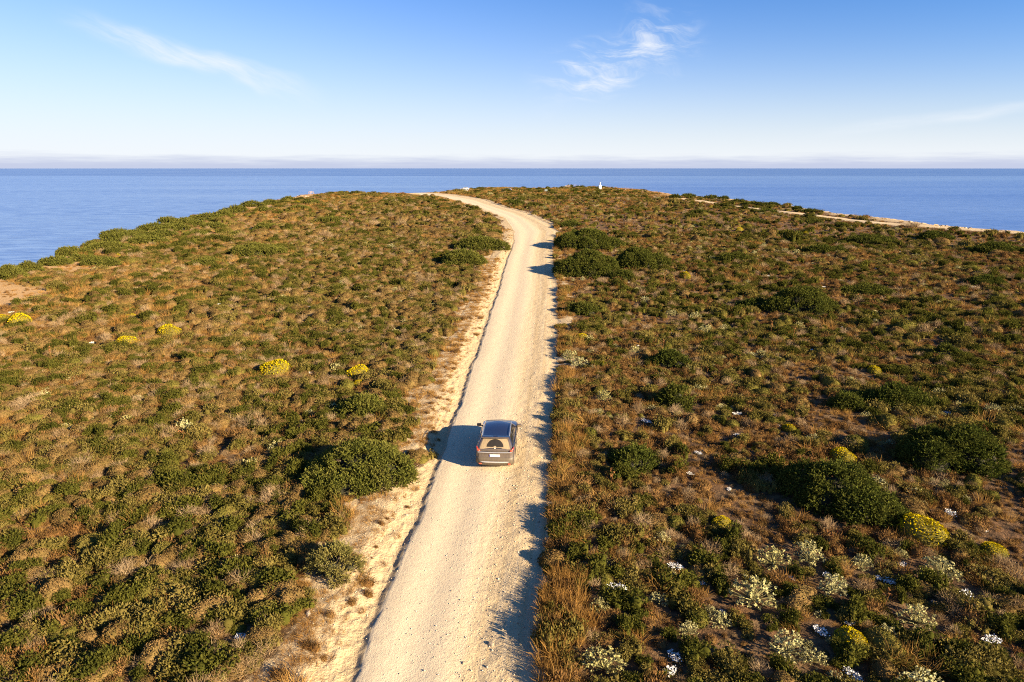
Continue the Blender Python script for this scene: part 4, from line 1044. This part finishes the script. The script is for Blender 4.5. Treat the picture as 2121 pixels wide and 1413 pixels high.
        for wy in (.88, 3.56):
            V = []; nn = 18
            for i in range(nn + 1):
                a = R(-12) + R(204) * i / nn
                for rad, x in ((.405, .925), (.455, .928), (.455, .88)): V.append((s * x, wy + rad * math.cos(a), .36 + rad * math.sin(a)))
            F = [[i * 3 + b, i * 3 + b + 1, i * 3 + b + 4, i * 3 + b + 3] for i in range(nn) for b in (0, 1)]
            q = mesh_np('wheel_arch', np.array(V), np.array(F), True); q.materials.append(M['plastic']); add('wheel_arch', q, None, root)
        add('side_skirt', box_mesh('side_skirt', .05, 1.85, .12, M['plastic'], .015), None, root, (s * .905, 2.22, .30))
    # tail details
    V = []  # silver strip imitating the highlight along the tailgate lip
    for i in range(13):
        x = -.80 + 1.6 * i / 12; y = .045 + .055 * (x / .9) ** 2 - .02
        V += [(x, y, .985), (x, y - .012, .958), (x, y + .03, .955), (x, y + .06, .99)]
    F = [[i * 4 + a, i * 4 + (a + 1) % 4, (i + 1) * 4 + (a + 1) % 4, (i + 1) * 4 + a] for i in range(12) for a in range(4)]
    q = mesh_np('tailgate_highlight', np.array(V), np.array(F)); q.materials.append(M['silver']); add('tailgate_highlight', q, None, tg)
    V = []
    for i in range(13):
        x = -.70 + 1.4 * i / 12; y = .005 + .05 * (x / .9) ** 2 - .022; e = .06 * (abs(x) / .7) ** 6
        V += [(x, y, .52 - e * .2), (x, y, .455 + e), (x, y + .05, .45 + e), (x, y + .05, .525)]
    q = mesh_np('skid_plate', np.array(V), np.array(F)); q.materials.append(M['silver']); add('skid_plate', q, None, root)
    pl = add('number_plate', box_mesh('number_plate', .50, .016, .115, M['plate'], .004), None, tg, (0.0, .072, .80), (R(-2), 0, 0))
    add('blue_band', box_mesh('blue_band', .045, .018, .110, M['blue'], .002), None, pl, (-.225, -.002, 0))
    wp = rod('rear_wiper', [(.0, .20, 1.135), (.10, .205, 1.145), (.34, .20, 1.135)], .010, M['plastic']); add('rear_wiper', wp, None, made['rear_window'])
    add('wiper_hub', box_mesh('wiper_hub', .07, .05, .04, M['plate'], .01), None, made['rear_window'], (0, .185, 1.13))
    for s in (1, -1):
        add('headlight', box_mesh('headlight', .30, .12, .10, M['chrome'], .03), None, root, (s * .66, 4.22, .80), (0, 0, -s * R(22)))
    add('radiator_grille', box_mesh('radiator_grille', .9, .05, .22, M['plastic'], .02), None, root, (0, 4.42, .68))
    return root
def on_ground(px, py):
    g = ground_at(px, py); g.z = float(zterrain(np.array([g.x, g.x]), np.array([g.y, g.y]))[0]); return g
def car_ground(px, py, yaw):
    """car standing with the middle of its tail over a pixel"""
    g = ground_at(px, py); c, s = math.cos(yaw), math.sin(yaw); zs = []
    for wx in (-.8, .8):
        for wy in (.88, 3.56):
            X, Y = g.x + c * wx - s * wy, g.y + s * wx + c * wy; zs.append(float(zterrain(np.array([X, X]), np.array([Y, Y]))[0]))
    g.z = sum(zs) / 4 + .012; return g
YAW = R(-3.2)
build_car(car_ground(1024.5, 979, YAW), YAW, (0.010, 0.016, 0.042), 'dark blue dusty SUV driving up the pale gravel track')
build_car(car_ground(1060, 398.5, R(78)), R(78), (0.30, 0.32, 0.36), 'tiny silver car parked in the far golden grass below the headland', 'parked_car', .3, 'cars parked on the far headland')
build_car(car_ground(972, 395.5, R(98)), R(98), (0.75, 0.75, 0.75), 'tiny white car parked beyond the scrub at the far end of the track', 'parked_car', .3, 'cars parked on the far headland')

# ------------------------------------------------------------------ headland: white survey pillar, railings, stones
M_WHITEWASH, T_, p_ = mat('whitewashed_masonry')
_n = T_.noise(T_.new('ShaderNodeTexCoord').outputs['Object'], 3.0, 4)
T_.put(p_.inputs['Base Color'], T_.mix(T_.ramp(_n, .45, .7), (.80, .79, .76), (.55, .48, .38))); p_.inputs['Roughness'].default_value = .9
def pillar():
    g = on_ground(1242.5, 393.3); d = g.y / FPX
    o = tag(empty('survey_pillar', g, R(8)), 'white stepped survey pillar standing on the far headland skyline', 'pillar')
    bw = 5.6 * d; bh = 9.0 * d; th = 6.2 * d; tr = 1.3 * d
    bm = bmesh.new(); bmesh.ops.create_cone(bm, cap_ends=True, segments=4, radius1=bw * .72, radius2=bw * .66, depth=bh, matrix=Matrix.Translation((0, 0, bh / 2 - .1)) @ Matrix.Rotation(R(45), 4, 'Z'))
    bmesh.ops.bevel(bm, geom=bm.edges[:], offset=.05, segments=1, affect='EDGES'); me = bpy.data.meshes.new('pillar_base'); bm.to_mesh(me); bm.free(); add('pillar_base', me, M_WHITEWASH, o)
    bm = bmesh.new(); bmesh.ops.create_cone(bm, cap_ends=True, segments=16, radius1=tr * 1.05, radius2=tr * .95, depth=th, matrix=Matrix.Translation((0, 0, bh + th / 2 - .12)))
    me = bpy.data.meshes.new('pillar_shaft'); bm.to_mesh(me); bm.free(); add('pillar_shaft', me, M_WHITEWASH, o)
    add('pillar_cap', box_mesh('pillar_cap', tr * 2.5, tr * 2.5, .14, M_WHITEWASH, .03), None, o, (0, 0, bh + .0))
pillar()
M_WOOD, T_, p_ = mat('weathered_wood')
_n = T_.noise(T_.new('ShaderNodeTexCoord').outputs['Object'], 6.0, 3)
T_.put(p_.inputs['Base Color'], T_.mix(_n, (.30, .19, .13), (.46, .34, .27))); p_.inputs['Roughness'].default_value = .85
M_STONE, T_, p_ = mat('pale_limestone')
_o = T_.new('ShaderNodeObjectInfo').outputs['Random']; _n = T_.noise(T_.new('ShaderNodeTexCoord').outputs['Object'], 5.0, 4)
T_.put(p_.inputs['Base Color'], T_.mix(T_.math('ADD', T_.math('MULTIPLY', _n, .6), T_.math('MULTIPLY', _o, .4)), (.20, .15, .10), (.42, .34, .25))); p_.inputs['Roughness'].default_value = .95
def railing(pix, label, hgt, step):
    pts = [on_ground(*p) for p in pix]; d = [0]
    for a, b in zip(pts[:-1], pts[1:]): d.append(d[-1] + (b - a).length)
    n = max(2, int(d[-1] / step)); o = tag(empty('wooden_railing', pts[0]), label, 'railing', 'wooden railings on the cliff')
    P = []
    for i in range(n + 1):
        t = d[-1] * i / n; x = np.interp(t, d, [q.x for q in pts]); y = np.interp(t, d, [q.y for q in pts]); z = float(zterrain(np.array([x, x]), np.array([y, y]))[0]); P.append(Vector((x, y, z)) - pts[0])
    pm = rod('post', [(0, 0, -.2), (0, 0, hgt)], .07, M_WOOD)
    for q in P: add('post', pm, None, o, q)
    for hh in (hgt * .5, hgt * .95):
        for a, b in zip(P[:-1], P[1:]): add('rail', rod('rail', [a + Vector((0, 0, hh)), b + Vector((0, 0, hh))], .05, M_WOOD, 5), None, o)
    return o
railing([(640, 403.5), (660, 399.5), (690, 398.2), (720, 397.8), (742, 398.5)], 'pinkish brown wooden railing along the far left cliff top', 1.15, 2.6)
railing([(1171, 389), (1183, 388), (1192, 387.8), (1200, 388.0)], 'short wooden railing on the headland skyline left of the dark bushes', 1.2, 1.9)
def lookout():
    """raised timber deck with openings below, left of the dark skyline bushes"""
    g = on_ground(1176.5, 388.0); d = g.y / FPX
    o = tag(empty('lookout_deck', g), 'small timber lookout on posts on the headland skyline', 'lookout')
    w = 12.5 * d; dp = 2.2; h = 6.0 * d
    for i in range(5):
        for s in (-1, 1): add('post', box_mesh('post', .22, .22, h, M_WOOD, .0), None, o, (-w / 2 + w * i / 4, s * dp / 2, h / 2 - .1))
    for i in range(8): add('plank', box_mesh('plank', w + .3, .26, .10, M_WOOD), None, o, (0, -dp / 2 + dp * i / 7, h * .52))
    for s in (-1, 1): add('beam', box_mesh('beam', w + .5, .24, .26, M_WOOD), None, o, (0, s * dp / 2, h - .05))
lookout()
def board():
    g = on_ground(1131, 400); o = tag(empty('notice_board', g, R(-20)), 'small pale green notice board in the far golden grass', 'notice board')
    for s in (-1, 1): add('post', box_mesh('post', .09, .09, 1.35, M_WOOD), None, o, (s * .48, 0, .62))
    add('panel', box_mesh('panel', 1.15, .06, .8, simple('faded_green_panel', (.40, .46, .40), .7), .01), None, o, (0, -.08, 1.0))
board()
# ------------------------------------------------------------------ stones
STONES = [stone('stone', i, M_STONE) for i in range(4)]
def rocks():
    r = random.Random(5)
    def put(x, y, s, label, group):
        z = float(zterrain(np.array([x, x]), np.array([y, y]))[0])
        o = add('stone', STONES[r.randrange(4)], None, None, (x, y, z - s * .06), (0, 0, r.uniform(0, 6.28)), (s, s * r.uniform(.7, 1), s * r.uniform(.7, 1.2))); tag(o, label, 'stone', group)
    for i in range(70):                                      # rim of the cliff right and far
        k = r.uniform(0, 1); pts = COAST[18:]; f = k * (len(pts) - 1.001); a, b = pts[int(f)], pts[int(f) + 1]; t = f - int(f)
        g = ground_at(a[0] + (b[0] - a[0]) * t, a[1] + (b[1] - a[1]) * t + r.uniform(.8, 4.5))
        put(g.x, g.y, r.uniform(.35, .95), 'pale limestone rock along the far right cliff rim', 'rocks along the right cliff rim')
    for i in range(16):
        g = ground_at(r.uniform(600, 640), r.uniform(405, 409)); put(g.x, g.y, r.uniform(.5, 1.3), 'brown limestone rock on the left cliff ledge', 'rocks on the left cliff ledge')
    for i in range(46):                                      # the ridge around the pillar
        g = ground_at(r.uniform(1190, 1330), r.uniform(389, 396)); put(g.x, g.y, r.uniform(.4, 1.0), 'pale rock scattered on the ridge near the white pillar', 'rocks near the white pillar')
    for px, py, s, lab in ((1017, 1338, .22, 'dark stone lying alone on the gravel track in the foreground'), (1012, 1395, .09, 'small dark stone on the track at the bottom of the picture'),
                           (1128, 1225, .16, 'dark clod at the right edge of the track in the foreground'), (842, 1068, .16, 'pale stone on the bank below the largest shrub'),
                           (640, 1285, .26, 'pale stone on the sandy bank in the left foreground'), (855, 878, .26, 'pale stone on the bank beyond the car\'s shadow')):
        g = ground_at(px, py); put(g.x, g.y, s, lab, 'stones by the track')
    # loose grit all over the track: nobody could count it
    n = 9000; yy = rng.uniform(14, 62, n) ** 1.0; f = np.clip(rng.beta(2.0, 1.1, n) * 1.06 - .02, -.02, 1.06); f = np.where(rng.uniform(0, 1, n) < .16, rng.uniform(-.42, 0, n), f)
    xx = xl(yy) + (xr(yy) - xl(yy)) * f; s = rng.lognormal(-3.35, .42, n).clip(.015, .13); s = np.where((f > -.2) & (f < .55), s * .75, s)
    base = STONES[0]; nv = 6; zz = zterrain(xx, yy)
    o6 = np.array([[1, 0, 0], [-1, 0, 0], [0, 1, 0], [0, -1, 0], [0, 0, .7], [0, 0, -.7]]) * .5
    rot = rng.uniform(0, 6.28, n); c, sn = np.cos(rot), np.sin(rot); O = o6[None] * rng.uniform(.6, 1.2, (n, 6, 1)) * s[:, None, None]
    V = np.stack([O[..., 0] * c[:, None] - O[..., 1] * sn[:, None] + xx[:, None], O[..., 0] * sn[:, None] + O[..., 1] * c[:, None] + yy[:, None], O[..., 2] + zz[:, None] + .02], -1).reshape(-1, 3)
    f8 = np.array([[0, 2, 4], [2, 1, 4], [1, 3, 4], [3, 0, 4], [2, 0, 5], [1, 2, 5], [3, 1, 5], [0, 3, 5]])
    me = mesh_np('gravel', V, (np.arange(n)[:, None, None] * 6 + f8[None]).reshape(-1, 3))
    m, T, p = mat('loose_gravel'); isl = T.new('ShaderNodeNewGeometry').outputs['Random Per Island']
    T.put(p.inputs['Base Color'], T.mix(isl, (.24, .18, .12), (.66, .55, .40))); p.inputs['Roughness'].default_value = .95
    tag(add('gravel', me, m), 'loose pale gravel strewn over the track', 'gravel', kind='stuff')
rocks()
